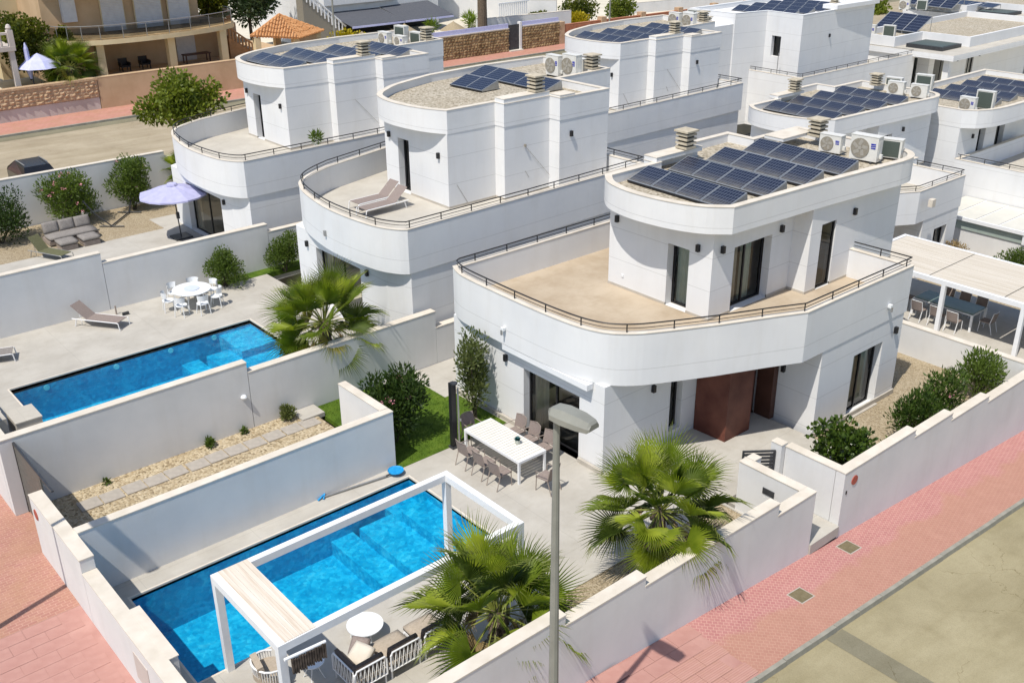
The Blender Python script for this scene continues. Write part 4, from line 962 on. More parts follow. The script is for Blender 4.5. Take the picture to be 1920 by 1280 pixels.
frame_array('raised three-panel array on the skylight bungalow', 80.6, 44.0, 3.2, 3, R(-8))
frame_array('raised three-panel array on the bungalow behind', 96.5, 49.5, 3.2, 4, R(-8))
frame_array('low flat array beside the raised one, rear bungalow', 99.8, 47.2, 3.2, 3, R(-8), .25, 1.2)
for (x, y, lb) in ((77.3, 46.2, 'white unit by the roof edge of the skylight bungalow'), (78.2, 45.0, 'open unit near the panels of the skylight bungalow'), (94.2, 53.0, 'white unit with blue badge on the rear bungalow'), (95.2, 51.8, 'unit with open side beside it on the rear bungalow')): make_ac((x, y, 3.2), R(10 if 'white' in lb else 195), lb, .95, .85, .38)
# glass carport and wall right of the big pergola
cpt = thing('carport', 'glass roofed carport with white frame beneath the lit villa wall', 'carport', (50, 21, -3.2))
MB().box(49.8, 14, -.62, 49.9, 24.2, -.44).build('front_beam', 'white_metal', cpt)
for i in range(9):
    MB().box(49.9, 14.1+1.2*i, -.55, 53.5, 14.16+1.2*i, -.47).build('rafter', 'white_metal', cpt)
    MB().quad((49.9, 14.17+1.2*i, -.46), (53.5, 14.17+1.2*i, -.46), (53.5, 15.29+1.2*i, -.46), (49.9, 15.29+1.2*i, -.46)).build('pane', 'roof_sheet', cpt)
for y in (15.2, 19.9): MB().box(49.84, y, -1.1, 49.94, y+.12, -.62).build('post', 'white_metal', cpt)
MB().box(49.98, 14, -1.1, 50.0, 24.2, -.64).build('screen_pane', 'frost_glass', cpt)
wall('boundary_wall', 'white wall with shrubs at its foot, under the glass carport', [((50.3, 12), (50.3, 24.5), -1.06)], -2.7, .26)
plate('right_plot_gravel', 'gravel_fine', [(41.2, 12.2, 50.2, 24)], -2.55, .2)
plate('right_plot_deck', 'deck', [(32.7, 12.1, 41.2, 24.8)], -.85, 1.6)
# ------------------------------------------------------------------ pergolas
def pergola(label, x0, y0, x1, y1, z, h, roofed, t=.16):
    r = thing('pergola', label, 'pergola', (x0, y0, z))
    for (x, y) in ((x0, y0), (x1-t, y0), (x0, y1-t), (x1-t, y1-t)): MB().box(x, y, z, x+t, y+t, z+h-.18).build('post', 'white_metal', r)
    for b in ((x0, y0, x1, y0+t), (x0, y1-t, x1, y1)): MB().box(b[0], b[1], z+h-.18, b[2], b[3], z+h).build('beam', 'white_metal', r)
    for b in ((x0, y0+t, x0+t, y1-t), (x1-t, y0+t, x1, y1-t)): MB().box(b[0], b[1], z+h-.18, b[2], b[3], z+h).build('beam', 'white_metal', r)
    return r
pg1 = pergola('white open pergola frame with folded travertine-coloured slats, over the front pool', 6.40, 14.52, 12.62, 17.42, 0, 2.55, 0)
for i in range(6): MB().box(6.56+.115*i, 14.55, 2.50-.001*i, 6.67+.115*i, 17.40, 2.565).build('folded_slat', 'travertine', pg1)
tr_ = thing('towel_rack', 'white rail with dark fringed towels under the pergola corner', 'towel rail', (6.6, 14.45, 2.0))
MB().tube([(6.45, 14.42, 2.28), (7.35, 14.42, 2.22)], .035, 8).build('rail', 'white_metal', tr_)
for i in range(14): MB().obox((6.6+.055*i, 14.40, 2.05-.02*(i % 3)), (.032, .05, .36)).build('fringe', 'towel_brown', tr_)
pg2 = pergola('large white pergola with closed slatted roof over the neighbour dining set', 36.55, 11.5, 40.5, 21.2, -.85, 2.15, 1)
for y in (14.05, 17.15): MB().box(36.55, y, -.85, 36.71, y+.16, 1.12).build('post', 'white_metal', pg2)
for j, (ya, yb) in enumerate(((11.7, 14.9), (14.95, 17.9), (17.95, 21.0))):
    for i in range(19): MB().box(36.72+.19*i, ya, 1.25, 36.903+.19*i, yb, 1.305).build('slat', 'slat_roof', pg2)

# ------------------------------------------------------------------ furniture
def ob(name, mb, mat, par, smooth=False):
    o = bpy.data.objects.new(name, mb.mesh(name, mat, (0, 0, 0), smooth)); COL.objects.link(o); o.parent = par; return o
def dining_chair(fabric, frame, label, group, arms=True):
    r = thing('dining_chair', label, 'chair', (0, 0, 0), 0, group)      # faces +x
    ob('seat', MB().box(-.22, -.22, .42, .24, .22, .45), fabric, r)
    mb = MB(); n = 6
    for i in range(n):
        a0, a1 = -1+2*i/n, -1+2*(i+1)/n
        f = lambda a, z: (-.24-.10*(z-.45)/.45+.05*a*a, a*.23, z)
        mb.quad(f(a0, .47), f(a1, .47), f(a1, .86), f(a0, .86))
        mb.quad(*[tuple(Vector(f(a, z))-Vector((.02, 0, 0))) for a, z in ((a0, .86), (a1, .86), (a1, .47), (a0, .47))])
    b = ob('backrest', mb, fabric, r)
    ob('back_rail', MB().tube([(-.20, -.24, .45), (-.29, -.23, .87), (-.35, 0, .89), (-.29, .23, .87), (-.20, .24, .45)], .014, 5), frame, b)
    for s in (-1, 1):
        ob('leg', MB().tube([(.22, s*.23, 0), (.20, s*.23, .44)], .015, 5), frame, r)
        ob('leg', MB().tube([(-.33, s*.23, 0), (-.20, s*.23, .44)], .015, 5), frame, r)
        if arms: ob('armrest', MB().tube([(.20, s*.24, .44), (.19, s*.26, .64), (-.10, s*.26, .66), (-.25, s*.235, .66)], .014, 5), frame, r)
    return r
ch = dining_chair('taupe', 'taupe_frame', 'taupe sling armchair on the house side, nearest the tall bush', 'taupe chairs round the slatted table')
chairs = [(17.50, 20.55, 180, None), (17.50, 19.92, 180, 'taupe sling armchair on the house side, middle one'), (17.52, 19.28, 180, 'taupe sling armchair on the house side, nearest the lamp post'),
          (15.72, 20.55, 0, 'taupe sling armchair on the pool side, nearest the lawn'), (15.72, 19.80, 0, 'taupe sling armchair on the pool side, middle one'), (15.72, 19.10, 0, 'taupe sling armchair on the pool side, by the near table leg'),
          (16.62, 21.50, -90, 'taupe sling armchair at the table end by the shower'), (16.55, 18.05, 100, 'taupe sling armchair pulled out at the near table end')]
for i, (x, y, a, lb) in enumerate(chairs):
    o = ch if i == 0 else copy_tree(ch)
    o.location = (x, y, 0); o.rotation_euler = (0, 0, R(a))
    if lb: o['label'] = lb
dt = thing('dining_table', 'long white slatted dining table on the front terrace', 'table', (16.62, 19.98, 0))
for i in range(20): MB().box(16.12, 18.78+.122*i, .715, 17.12, 18.886+.122*i, .74).build('slat', 'cream_metal', dt)
MB().box(16.10, 18.74, .66, 17.14, 18.78, .742).box(16.10, 21.21, .66, 17.14, 21.25, .742).box(16.10, 18.78, .66, 16.118, 21.21, .742).box(17.122, 18.78, .66, 17.14, 21.21, .742).build('apron', 'white_metal', dt)
for (x, y) in ((16.10, 18.74), (17.07, 18.74), (16.10, 21.18), (17.07, 21.18)): MB().box(x+.003, y+.003, 0, x+.067, y+.067, .66).build('leg', 'white_metal', dt)
pp = thing('potted_succulent', 'small blue-green succulent in a pale pot on the slatted table', 'potted plant', (16.75, 19.55, .742))
MB().lathe([(.06, 0), (.075, .06), (.08, .13), (.065, .13)], (16.75, 19.55, .742), 12).build('pot', 'pot', pp)
mb = MB(); rn = random.Random(2)
for i in range(26):
    a = i*2.4; e = .2+.9*(i/26); L = .13; d = Vector((math.cos(a)*math.cos(e), math.sin(a)*math.cos(e), math.sin(e))); c = Vector((16.75, 19.55, .87)); s = Vector((-math.sin(a), math.cos(a), 0))*.03
    mb.quad(tuple(c-s*.5), tuple(c+d*L*.5-s), tuple(c+d*L), tuple(c+d*L*.5+s), tuple(c+s*.5))
mb.build('leaves', 'succulent', pp)
# neighbour dining set
ch2 = dining_chair('taupe', 'white_metal', 'grey sling chair with white frame at the head of the table, under the big pergola', 'white framed chairs under the big pergola', False)
q = [(38.1, 15.95, 90, None), (37.2, 16.85, 0, 'white framed sling chair on the near side, closest to the right post'), (37.2, 17.55, 0, 'white framed sling chair on the near side, just right of the left post'), (37.2, 18.35, 0, 'white framed sling chair on the near side, by the villa corner'),
     (39.0, 16.8, 180, 'white framed sling chair on the far side, right one'), (39.0, 17.5, 180, 'white framed sling chair on the far side, middle one'), (39.0, 18.2, 180, 'white framed sling chair on the far side, left one'), (38.1, 19.3, -90, 'white framed sling chair at the far table end by the villa')]
for i, (x, y, a, lb) in enumerate(q):
    o = ch2 if i == 0 else copy_tree(ch2)
    o.location = (x, y, -.85); o.rotation_euler = (0, 0, R(a))
    if lb: o['label'] = lb
nt = thing('dining_table', 'grey glass topped table with white legs under the big pergola', 'table', (38.1, 17.5, -.85))
MB().box(37.55, 16.35, -.14, 38.65, 18.8, -.11).build('table_top', 'table_glass', nt)
MB().box(37.5, 16.3, -.18, 38.7, 18.85, -.142).build('table_frame', 'white_metal', nt)
for (x, y) in ((37.5, 16.3), (38.62, 16.3), (37.5, 18.77), (38.62, 18.77)): MB().box(x, y, -.85, x+.08, y+.08, -.182).build('leg', 'white_metal', nt)
# round table and shell chairs, middle plot
rt = thing('round_table', 'round white dining table by the middle pool', 'table', (14.45, 36.35, Z2))
MB().disc((14.45, 36.35, Z2+.72), .74, .025, 28).build('table_top', 'white_plastic', rt)
for k in range(4):
    a = R(45+90*k); MB().tube([(14.45+.5*math.cos(a), 36.35+.5*math.sin(a), Z2), (14.45+.42*math.cos(a), 36.35+.42*math.sin(a), Z2+.72)], .025, 6).build('leg', 'white_plastic', rt)
ls = MB().disc((14.45, 36.35, Z2+.75), .30, .022, 24).build('lazy_susan', 'pale_blue', None, (0, 0, 0)); tag(ls, 'pale turntable disc lying on the round white table', 'turntable')
def shell_chair(label, group):
    r = thing('shell_chair', label, 'chair', (0, 0, 0), 0, group)
    ob('seat', MB().disc((0, 0, .42), .23, .03, 14), 'white_plastic', r)
    mb = MB(); n = 9
    for i in range(n):
        a0, a1 = R(110+140*i/n), R(110+140*(i+1)/n)
        for q_ in (.23, .205):
            p = [(q_*math.cos(a0), q_*math.sin(a0), .58), (q_*math.cos(a1), q_*math.sin(a1), .58), (1.12*q_*math.cos(a1), 1.12*q_*math.sin(a1), .80), (1.12*q_*math.cos(a0), 1.12*q_*math.sin(a0), .80)]
            mb.quad(*(p if q_ == .23 else p[::-1]))
    ob('backrest', mb, 'white_plastic', r)
    for a in (45, 135, 225, 315):
        c, s = math.cos(R(a)), math.sin(R(a)); ob('leg', MB().tube([(.30*c, .28*s, 0), (.22*c, .21*s, .44 if abs(a-180) > 60 else .66)], .017, 5), 'white_plastic', r)
    return r
sc = shell_chair('white shell chair', 'white shell chairs round the round table')
lbs = ['at the round table, lit side towards the wall, left of the bush', 'at the round table, right beside the bush', 'at the round table, on the house side casting the oval shadow', 'at the round table, facing the pool steps', 'at the round table, nearest the pool, middle front', 'at the round table, nearest the pool, left front', 'at the round table, on the lounger side', 'at the round table, behind left, half hidden']
for i in range(7):
    a = R(115-51.4*i); o = sc if i == 0 else copy_tree(sc)
    o.location = (14.45+.92*math.cos(a), 36.35+.92*math.sin(a), Z2); o.rotation_euler = (0, 0, a+math.pi); o['label'] = 'white shell chair '+lbs[i]
def lounger(label, fab='taupe', back=40, frame='white_metal', group='sun loungers'):
    r = thing('sun_lounger', label, 'sun lounger', (0, 0, 0), 0, group)        # feet at +x, head at -x
    ob('seat', MB().box(-.35, -.29, .30, 1.0, .29, .32), fab, r)
    c, s = math.cos(R(back)), math.sin(R(back)); L = .78
    mb = MB(); mb.v = [(-.35, -.29, .31), (-.35, .29, .31), (-.35-L*c, .29, .31+L*s), (-.35-L*c, -.29, .31+L*s), (-.35+.015, -.29, .30), (-.35+.015, .29, .30), (-.35-L*c+.015, .29, .31+L*s-.02), (-.35-L*c+.015, -.29, .31+L*s-.02)]
    mb.f = [(0, 1, 2, 3), (7, 6, 5, 4), (0, 4, 5, 1), (1, 5, 6, 2), (2, 6, 7, 3), (3, 7, 4, 0)]; ob('backrest', mb, fab, r)
    for t in (-1, 1):
        ob('side_rail', MB().tube([(-.95, t*.32, .30), (.95, t*.32, .30), (1.02, t*.32, .28), (1.06, t*.32, 0)], .02, 6), frame, r)
        ob('leg', MB().tube([(-.75, t*.32, .30), (-.85, t*.32, 0)], .02, 6), frame, r)
    ob('prop', MB().tube([(-.62, -.2, .05), (-.35-L*c*.6, -.2, .31+L*s*.6)], .012, 5), frame, r)
    return r
l1 = lounger('taupe lounger with white frame standing by the middle pool'); l1.location = (11.0, 37.0, Z2); l1.rotation_euler = (0, 0, R(-55))
l2 = copy_tree(l1, None, (20.7, 31.95, 4.01), R(182), 'taupe sunbed on the roof terrace, nearer the railing'); l3 = copy_tree(l1, None, (20.9, 32.8, 4.01), R(182), 'taupe sunbed on the roof terrace, nearer the doorway')
l4 = lounger('olive folding lounger beside the grey outdoor sofa', 'olive_fabric', 50, 'alu'); l4.location = (12.05, 45.7, .45); l4.rotation_euler = (0, 0, R(-65))
l5 = lounger('dark grey daybed corner at the left edge by the middle pool', 'grey_fabric', 15, 'white_metal'); l5.location = (6.7, 36.5, Z2); l5.rotation_euler = (0, 0, R(-20))
# grey outdoor sofa and stools, far plot
def cushion(name, c, size, mat, par, rz=0, ry=0):
    mb = MB(); n = 6; sx, sy, sz = size; vs = {}
    m = Matrix.Translation(c) @ Matrix.Rotation(rz, 4, 'Z') @ Matrix.Rotation(ry, 4, 'Y')
    for top in (1, -1):
        for i in range(n+1):
            for j in range(n+1):
                u, w = -1+2*i/n, -1+2*j/n; h = (1-.45*max(abs(u), abs(w))**9)*(1-.06*(u*u+w*w)/2)
                vs[top, i, j] = len(mb.v); mb.v.append(tuple(m @ Vector((u*sx/2*(1-.03*w*w), w*sy/2*(1-.03*u*u), top*sz/2*h))))
        for i in range(n):
            for j in range(n):
                f = (vs[top, i, j], vs[top, i+1, j], vs[top, i+1, j+1], vs[top, i, j+1]); mb.f.append(f if top > 0 else f[::-1])
    for k in range(n):
        for (a, b) in (((k, 0), (k+1, 0)), ((n, k), (n, k+1)), ((n-k, n), (n-k-1, n)), ((0, n-k), (0, n-k-1))):
            mb.f.append((vs[-1, a[0], a[1]], vs[-1, b[0], b[1]], vs[1, b[0], b[1]], vs[1, a[0], a[1]]))
    o = mb.build(name, mat, par, None, True); return o
so = thing('outdoor_sofa', 'grey three-seat outdoor sofa with loose back cushions on the gravel', 'sofa', (13.6, 47.6, .45))
MB().box(12.5, 47.1, .5, 14.75, 48.1, .68).build('sofa_frame', 'taupe_frame', so)
cushion('seat_cushion', (13.62, 47.5, .78), (2.2, .85, .2), 'grey_fabric', so)
for i in range(3): cushion('back_cushion', (12.9+.72*i, 48.0, 1.08), (.52, .70, .19), 'grey_fabric', so, R(90+random.uniform(-4, 4)), R(-72))
for (x, lb) in ((13.05, 'grey upholstered stool nearer the folding lounger'), (14.05, 'grey upholstered stool at the free end of the outdoor sofa')):
    st = thing('stool', lb, 'stool', (x, 46.45, .45), 0, 'stools by the outdoor sofa'); cushion('cushion', (x, 46.45, .78), (.82, .82, .2), 'grey_fabric', st); MB().box(x-.36, 46.09, .46, x+.36, 46.81, .68).build('stool_frame', 'taupe_frame', st)
hs = thing('hammock_stand', 'dark bare hammock stand lying open on the far gravel', 'hammock stand', (16.3, 48.7, .45))
MB().tube([(15.7, 48.1, .5), (17.2, 49.7, .5)], .035, 6).build('base_bar', 'dark_metal', hs)
for (x, y, dx, dy) in ((15.7, 48.1, -.9, .75), (17.2, 49.7, .35, .15)):
    MB().tube([(x, y, .5), (x+dx*.6, y+dy*.6, 1.1), (x+dx, y+dy, 1.75)], .035, 6).build('upright', 'dark_metal', hs); MB().tube([(x-.45, y+.4, .48), (x+.45, y-.4, .48)], .03, 6).build('foot', 'dark_metal', hs)
um = thing('parasol', 'open lavender parasol with crank pole in front of the far villa', 'parasol', (17.55, 44.4, .45))
MB().tube([(17.55, 44.4, .5), (17.45, 44.35, 3.0)], .028, 8).build('pole', 'dark_metal', um); MB().box(17.15, 44.0, .45, 17.95, 44.8, .53).build('base', 'dark_metal', um)
MB().obox((17.5, 44.3, 1.55), (.12, .12, .3)).build('crank', 'dark_metal', um)
mb = MB(); n = 8; cx, cy = 17.45, 44.35
mb.v = [(cx, cy, 3.02)]
for r_, z in ((.45, 2.93), (1.0, 2.77), (1.55, 2.60), (1.56, 2.53)):
    for k in range(n*2):
        rr = r_*(1 if k % 2 == 0 else .945); zz = z-(0.0 if k % 2 == 0 else .03); mb.v.append((cx+rr*math.cos(math.pi*k/n), cy+rr*math.sin(math.pi*k/n), zz))
N2 = n*2
for k in range(N2): mb.f.append((0, 1+k, 1+(k+1) % N2))
for l in range(3):
    for k in range(N2): mb.f.append((1+l*N2+k, 1+(l+1)*N2+k, 1+(l+1)*N2+(k+1) % N2, 1+l*N2+(k+1) % N2))
mb.build('canopy', 'lavender', um); MB().lathe([(.26, -.05), (.22, .03), (.03, .08)], (cx, cy, 3.03), 8).build('vent', 'lavender', um)
for k in range(n): MB().tube([(cx, cy, 2.75), (cx+1.45*math.cos(2*math.pi*k/n), cy+1.45*math.sin(2*math.pi*k/n), 2.57)], .012, 4).build('rib', 'dark_metal', um)
# front lounge set
ct = thing('coffee_table', 'round white coffee table in front of the rope sofa', 'table', (9.31, 16.25, 0))
MB().disc((9.31, 16.25, .36), .42, .025, 28, .42).build('table_top', 'white_plastic', ct)
for k in range(3): a = R(20+120*k); MB().tube([(9.31+.34*math.cos(a), 16.25+.34*math.sin(a), 0), (9.31+.30*math.cos(a), 16.25+.30*math.sin(a), .36)], .02, 6).build('leg', 'white_plastic', ct)
st_ = thing('side_table', 'small round white side table in the pergola shade', 'table', (7.75, 15.9, 0))
MB().disc((7.75, 15.9, .46), .26, .02, 22).build('table_top', 'white_plastic', st_)
for k in range(4): a = R(45+90*k); MB().tube([(7.75+.24*math.cos(a), 15.9+.24*math.sin(a), 0), (7.75+.05*math.cos(a), 15.9+.05*math.sin(a), .45)], .012, 5).build('leg', 'white_plastic', st_)
def rope_back(root, p0, p1, z0, z1, n):
    p0, p1 = Vector(p0), Vector(p1)
    d = p1-p0; q = lambda s, z: tuple((p0+d*s).to_3d()+Vector((0, 0, z)))
    b = MB().tube([q(.02, z0), q(.02, z1-.07), q(.07, z1), q(.93, z1), q(.98, z1-.07), q(.98, z0)], .022, 6).build('back_frame', 'white_metal', root)
    MB().tube([q(.02, z0), q(.98, z0)], .018, 6).build('back_rail', 'white_metal', b)
    for i in range(n):
        s = .06+.88*(i+.5)/n; e = (.5 if i % 2 else -.5)*.88/n
        MB().tube([q(s-e, z0), q(s+e, z1-.01)], .013, 4).build('rope', 'rope', b)
def sofa_module(label, x0, y0, x1, y1, back_sides, loc_group='rope back sofa modules of the front lounge'):
    r = thing('sofa_module', label, 'sofa', ((x0+x1)/2, (y0+y1)/2, 0), 0, loc_group)
    MB().box(x0+.03, y0+.03, .2, x1-.03, y1-.03, .25).build('sofa_base', 'white_metal', r)
    for (x, y) in ((x0+.04, y0+.04), (x1-.04, y0+.04), (x0+.04, y1-.04), (x1-.04, y1-.04)): MB().tube([(x, y, 0), (x, y, .22)], .022, 6).build('leg', 'white_metal', r)
    cushion('seat_cushion', ((x0+x1)/2, (y0+y1)/2+.03, .34), (x1-x0-.04, y1-y0-.06, .18), 'beige_fabric', r)
    for s in back_sides:
        if s == 'S': rope_back(r, (x0, y0), (x1, y0), .25, .74, 14); cushion('back_cushion', ((x0+x1)/2, y0+.14, .60), (.36, x1-x0-.06, .16), 'brown_fabric', r, R(-90), R(-80))
        if s == 'W': rope_back(r, (x0, y1), (x0, y0), .25, .72, 14); cushion('back_cushion', (x0+.13, (y0+y1)/2+.05, .58), (.34, y1-y0-.1, .16), 'brown_fabric', r, R(180), R(-80))
    return r
m1 = sofa_module('corner module of the rope-backed sofa, left end under the pergola shade', 8.08, 14.72, 8.90, 15.62, 'SW')
m2 = sofa_module('middle module of the rope-backed sofa behind the coffee table', 8.98, 14.72, 9.80, 15.62, 'S')
m3 = sofa_module('right module of the rope-backed sofa half hidden by the palm', 9.88, 14.72, 10.70, 15.62, 'S')
cu = cushion('scatter_cushion', (8.62, 15.35, .50), (.5, .5, .16), 'coping', None, R(20), R(-25)); tag(cu, 'pale scatter cushion lying on the corner sofa module', 'cushion')
cu2 = cushion('scatter_cushion', (8.75, 15.6, .48), (.42, .42, .14), 'taupe', None, R(35), R(-35)); tag(cu2, 'taupe scatter cushion leaning behind the pale one on the corner sofa', 'cushion')
def armchair(label, x, y, rz):
    r = thing('armchair', label, 'armchair', (x, y, 0), rz, 'white rope armchairs of the front lounge')
    ob('seat', MB().disc((0, 0, .30), .36, .14, 18), 'beige_fabric', r)
    b = ob('back_frame', MB().tube([(.36*math.cos(R(a)), .38*math.sin(R(a)), .70-.10*abs(a-180)/120) for a in range(60, 301, 20)], .025, 6), 'white_metal', r)
    for a in range(66, 295, 9): ob('rope', MB().tube([(.33*math.cos(R(a)), .35*math.sin(R(a)), .28), (.36*math.cos(R(a)), .38*math.sin(R(a)), .70-.10*abs(a-180)/120)], .014, 4), 'rope', b)
    mb = MB(); ob('back_cushion', mb.obox((-.22, 0, .58), (.14, .52, .36), 0, R(-10)), 'beige_fabric', r)
    for a in (45, 135, 225, 315): ob('leg', MB().tube([(.30*math.cos(R(a)), .30*math.sin(R(a)), 0), (.30*math.cos(R(a)), .30*math.sin(R(a)), .30)], .025, 6), 'white_metal', r)
    return r
armchair('white rope armchair with beige cushions, by the pool edge under the pergola', 6.95, 16.35, R(-10))
armchair('white rope armchair half hidden behind the near pergola post', 6.95, 15.0, R(25))
# pool net, shower, box, hose end
pn = thing('pool_net', 'blue pool net on a long pole lying beside the front pool', 'pool net', (12.5, 21.6, 0))
MB().tube([(11.55, 21.82, .05), (13.45, 21.55, .06)], .028, 6).build('pole', 'alu', pn); MB().tube([(13.45, 21.55, .06), (13.60, 21.53, .08)], .028, 6).build('handle', 'dark_metal', pn)
mb = MB(); mb.lathe([(.23, .10), (.24, .13), (.20, .09), (.10, .02), (.02, .0)], (13.78, 21.52, .02), 14).build('net_bag', 'net_blue', pn)
mb = MB().tube([(11.35, 21.80, .03), (11.62, 21.86, .10), (11.5, 21.75, .03)], .03, 5).build('brush', 'net_blue', pn)
sh = thing('garden_shower', 'dark upright garden shower with pale strip at the lawn edge', 'shower', (16.0, 21.62, 0))
MB().box(15.90, 21.55, .06, 16.08, 21.69, 2.2).build('column', 'black_metal', sh); MB().box(15.86, 21.5, 0, 16.12, 21.74, .06).build('base', 'dark_metal', sh)
MB().tube([(16.12, 21.52, .2), (16.12, 21.52, 2.0)], .03, 8).build('pipe', 'alu', sh); MB().lathe([(.10, 0), (.10, .05)], (15.98, 21.5, 2.2), 12).build('shower_head', 'dark_metal', sh); MB().obox((16.14, 21.48, .95), (.05, .08, .07)).build('tap', 'alu', sh)
wb = thing('water_box', 'grey rendered box with pale lid at the near corner of the middle pool', 'box', (6.3, 30.8, Z2))
MB().box(6.0, 30.2, Z2-.3, 6.75, 31.2, Z2+.46).build('box', 'plinth', wb); MB().box(5.98, 30.18, Z2+.46, 6.77, 31.22, Z2+.5).build('lid', 'terrace_grey', wb)
MB().box(5.3, 31.3, Z2, 5.9, 32.6, Z2+.5).box(5.3, 30.3, Z2, 5.8, 31.2, Z2+.7).build('step_block', 'plinth', wb)
gt = thing('garden_tap', 'small dark garden tap post beside the middle lounger', 'tap', (11.85, 37.6, Z2)); MB().tube([(11.85, 37.6, Z2), (11.85, 37.6, Z2+.35)], .03, 6).build('post', 'taupe_frame', gt); MB().obox((12.1, 37.3, Z2+.06), (.25, .08, .12)).build('hose_end', 'dark_metal', gt)
# street lamps, covers, car
def lamp(label, x, y, z, h, head_dir):
    r = thing('street_lamp', label, 'street lamp', (x, y, z), 0, 'street lamps')
    MB().tube([(x, y, z), (x, y, z+1.2), (x, y, z+h)], [.105, .10, .055], 10).build('pole', 'post_grey', r)
    d = Vector(head_dir).normalized(); s = Vector((-d.y, d.x)); b = Vector((x, y))-d*.10; zt = z+h
    mb = MB(); secs = [(-.02, .07, .02, .10), (.08, .17, -.02, .17), (.30, .19, -.03, .20), (.62, .18, -.02, .19), (.82, .145, -.01, .155), (.86, .12, .02, .12)]
    for (u, w, lo, hi) in secs:
        for (a, zz) in ((-1, lo), (-1, lo+(hi-lo)*.45), (-.62, hi), (.62, hi), (1, lo+(hi-lo)*.45), (1, lo)):
            p = b+d*u+s*(a*w); mb.v.append((p.x, p.y, zt+zz))
    for i in range(len(secs)-1):
        for k in range(6): j = (k+1) % 6; mb.f.append((i*6+k, i*6+j, i*6+6+j, i*6+6+k))
    mb.f.append(tuple(range(5, -1, -1))); mb.f.append(tuple(len(mb.v)-6+k for k in range(6)))
    hd = mb.build('lamp_head', 'post_grey', r)
    mb = MB(); 
    for (u, w, lo) in ((.10, .14, -.02), (.34, .16, -.09), (.62, .14, -.08), (.80, .10, -.01)):
        for a in (-1, -.6, .6, 1):
            p = b+d*u+s*(a*w); mb.v.append((p.x, p.y, zt+(lo if abs(a) < 1 else -.015)))
    for i in range(3):
        for k in range(3): mb.f.append((i*4+k, i*4+k+1, i*4+5+k, i*4+4+k))
    mb.build('lens', 'post_grey', hd)
    for u in (.38, .72): p = b+d*u+s*.18; MB().obox((p.x, p.y, zt+.03), (.03, .05, .06)).build('clip', 'dark_metal', hd)
    return r
lamp('tall grey street lamp with boat-shaped head, in front of the nearest villa', 9.78, 10.45, .2, 7.85, (.12, -1))
ll = lamp('street lamp out on the left pavement whose shadow crosses the white wall', 2.0, 21.20, 0, 8.6, (0, -1))
MB().tube([(2.0, 21.87, 0), (2.0, 21.87, 4), (2.0, 21.87, 8.5)], [.09, .08, .05], 8).tube([(2.0, 21.87, 8.5), (2.0, 21.2, 8.65)], .04, 6).build('mast', 'post_grey', ll)
for c_ in list(ll.children):
    if c_.name.startswith('pole'): bpy.data.objects.remove(c_)
for (x, y, lb) in ((21.25, 11.28, 'square cover in the pavement near the entrance step'), (18.35, 10.78, 'square cover in the pavement further from the entrance step')):
    mc = thing('manhole_cover', lb, 'manhole cover', (x, y, zs(x)), 0, 'pavement covers'); a = math.atan(.083)
    mb = MB(); mb.v = [(x+dx, y+dy, zs(x+dx)+dz) for dz in (0, .012) for dx, dy in ((-.24, -.20), (.24, -.20), (.24, .20), (-.24, .20))]; mb.f = [(4, 5, 6, 7), (0, 1, 5, 4), (1, 2, 6, 5), (2, 3, 7, 6), (3, 0, 4, 7)]; mb.build('cover', 'manhole', mc)
    mb = MB(); 
    for (p, q) in (((-.27, -.23), (.27, -.205)), ((-.27, .205), (.27, .23)), ((-.27, -.205), (-.245, .205)), ((.245, -.205), (.27, .205))):
        mb.prism([(x+p[0], y+p[1]), (x+q[0], y+p[1]), (x+q[0], y+q[1]), (x+p[0], y+q[1])], lambda a_, b_: zs(a_)-.01, lambda a_, b_: zs(a_)+.010)
    mb.build('cover_frame', 'plinth', mc)
car = thing('parked_car', 'black car parked behind the white wall on the back street', 'car', (15.45, 58.2, 0), R(90))
prof = [(-2.1, .40), (-2.1, .85), (-1.95, 1.02), (-1.1, 1.10), (-.6, 1.58), (1.0, 1.66), (1.85, 1.2), (2.1, 1.0), (2.15, .45)]
def cb(nm, mb, mt, par): o = bpy.data.objects.new(nm, mb.mesh(nm, mt)); COL.objects.link(o); o.parent = par; return o
mb = MB()
for k, (u, z) in enumerate(prof):
    wd = .86 if z < 1.25 else .66
    mb.v += [(u, -wd, z), (u, wd, z)]
for k in range(len(prof)-1): mb.f.append((2*k, 2*k+1, 2*k+3, 2*k+2))
mb.f.append(tuple(2*k for k in range(len(prof)))[::-1]); mb.f.append(tuple(2*k+1 for k in range(len(prof)))); mb.f.append((0, 1, 2*len(prof)-1, 2*len(prof)-2))
cb('body', mb, 'car_black', car)
mb = MB(); mb.quad((-1.08, -.80, 1.115), (-1.08, .80, 1.115), (-.62, .64, 1.585), (-.62, -.64, 1.585)); cb('windscreen', mb, 'car_black', car)
for s_ in (-1, 1): cb('roof_rail', MB().box(-.5, s_*.6-.02, 1.66, .95, s_*.6+.02, 1.70), 'alu', car)
for (u, v) in ((-1.3, -.8), (1.35, -.8), (-1.3, .8), (1.35, .8)):
    w_ = cb('wheel', MB().tube([(u, v-.09, .33), (u, v+.09, .33)], .33, 16), 'black_metal', car); cb('rim', MB().tube([(u, v-.095, .33), (u, v+.095, .33)], .2, 12), 'alu', w_)
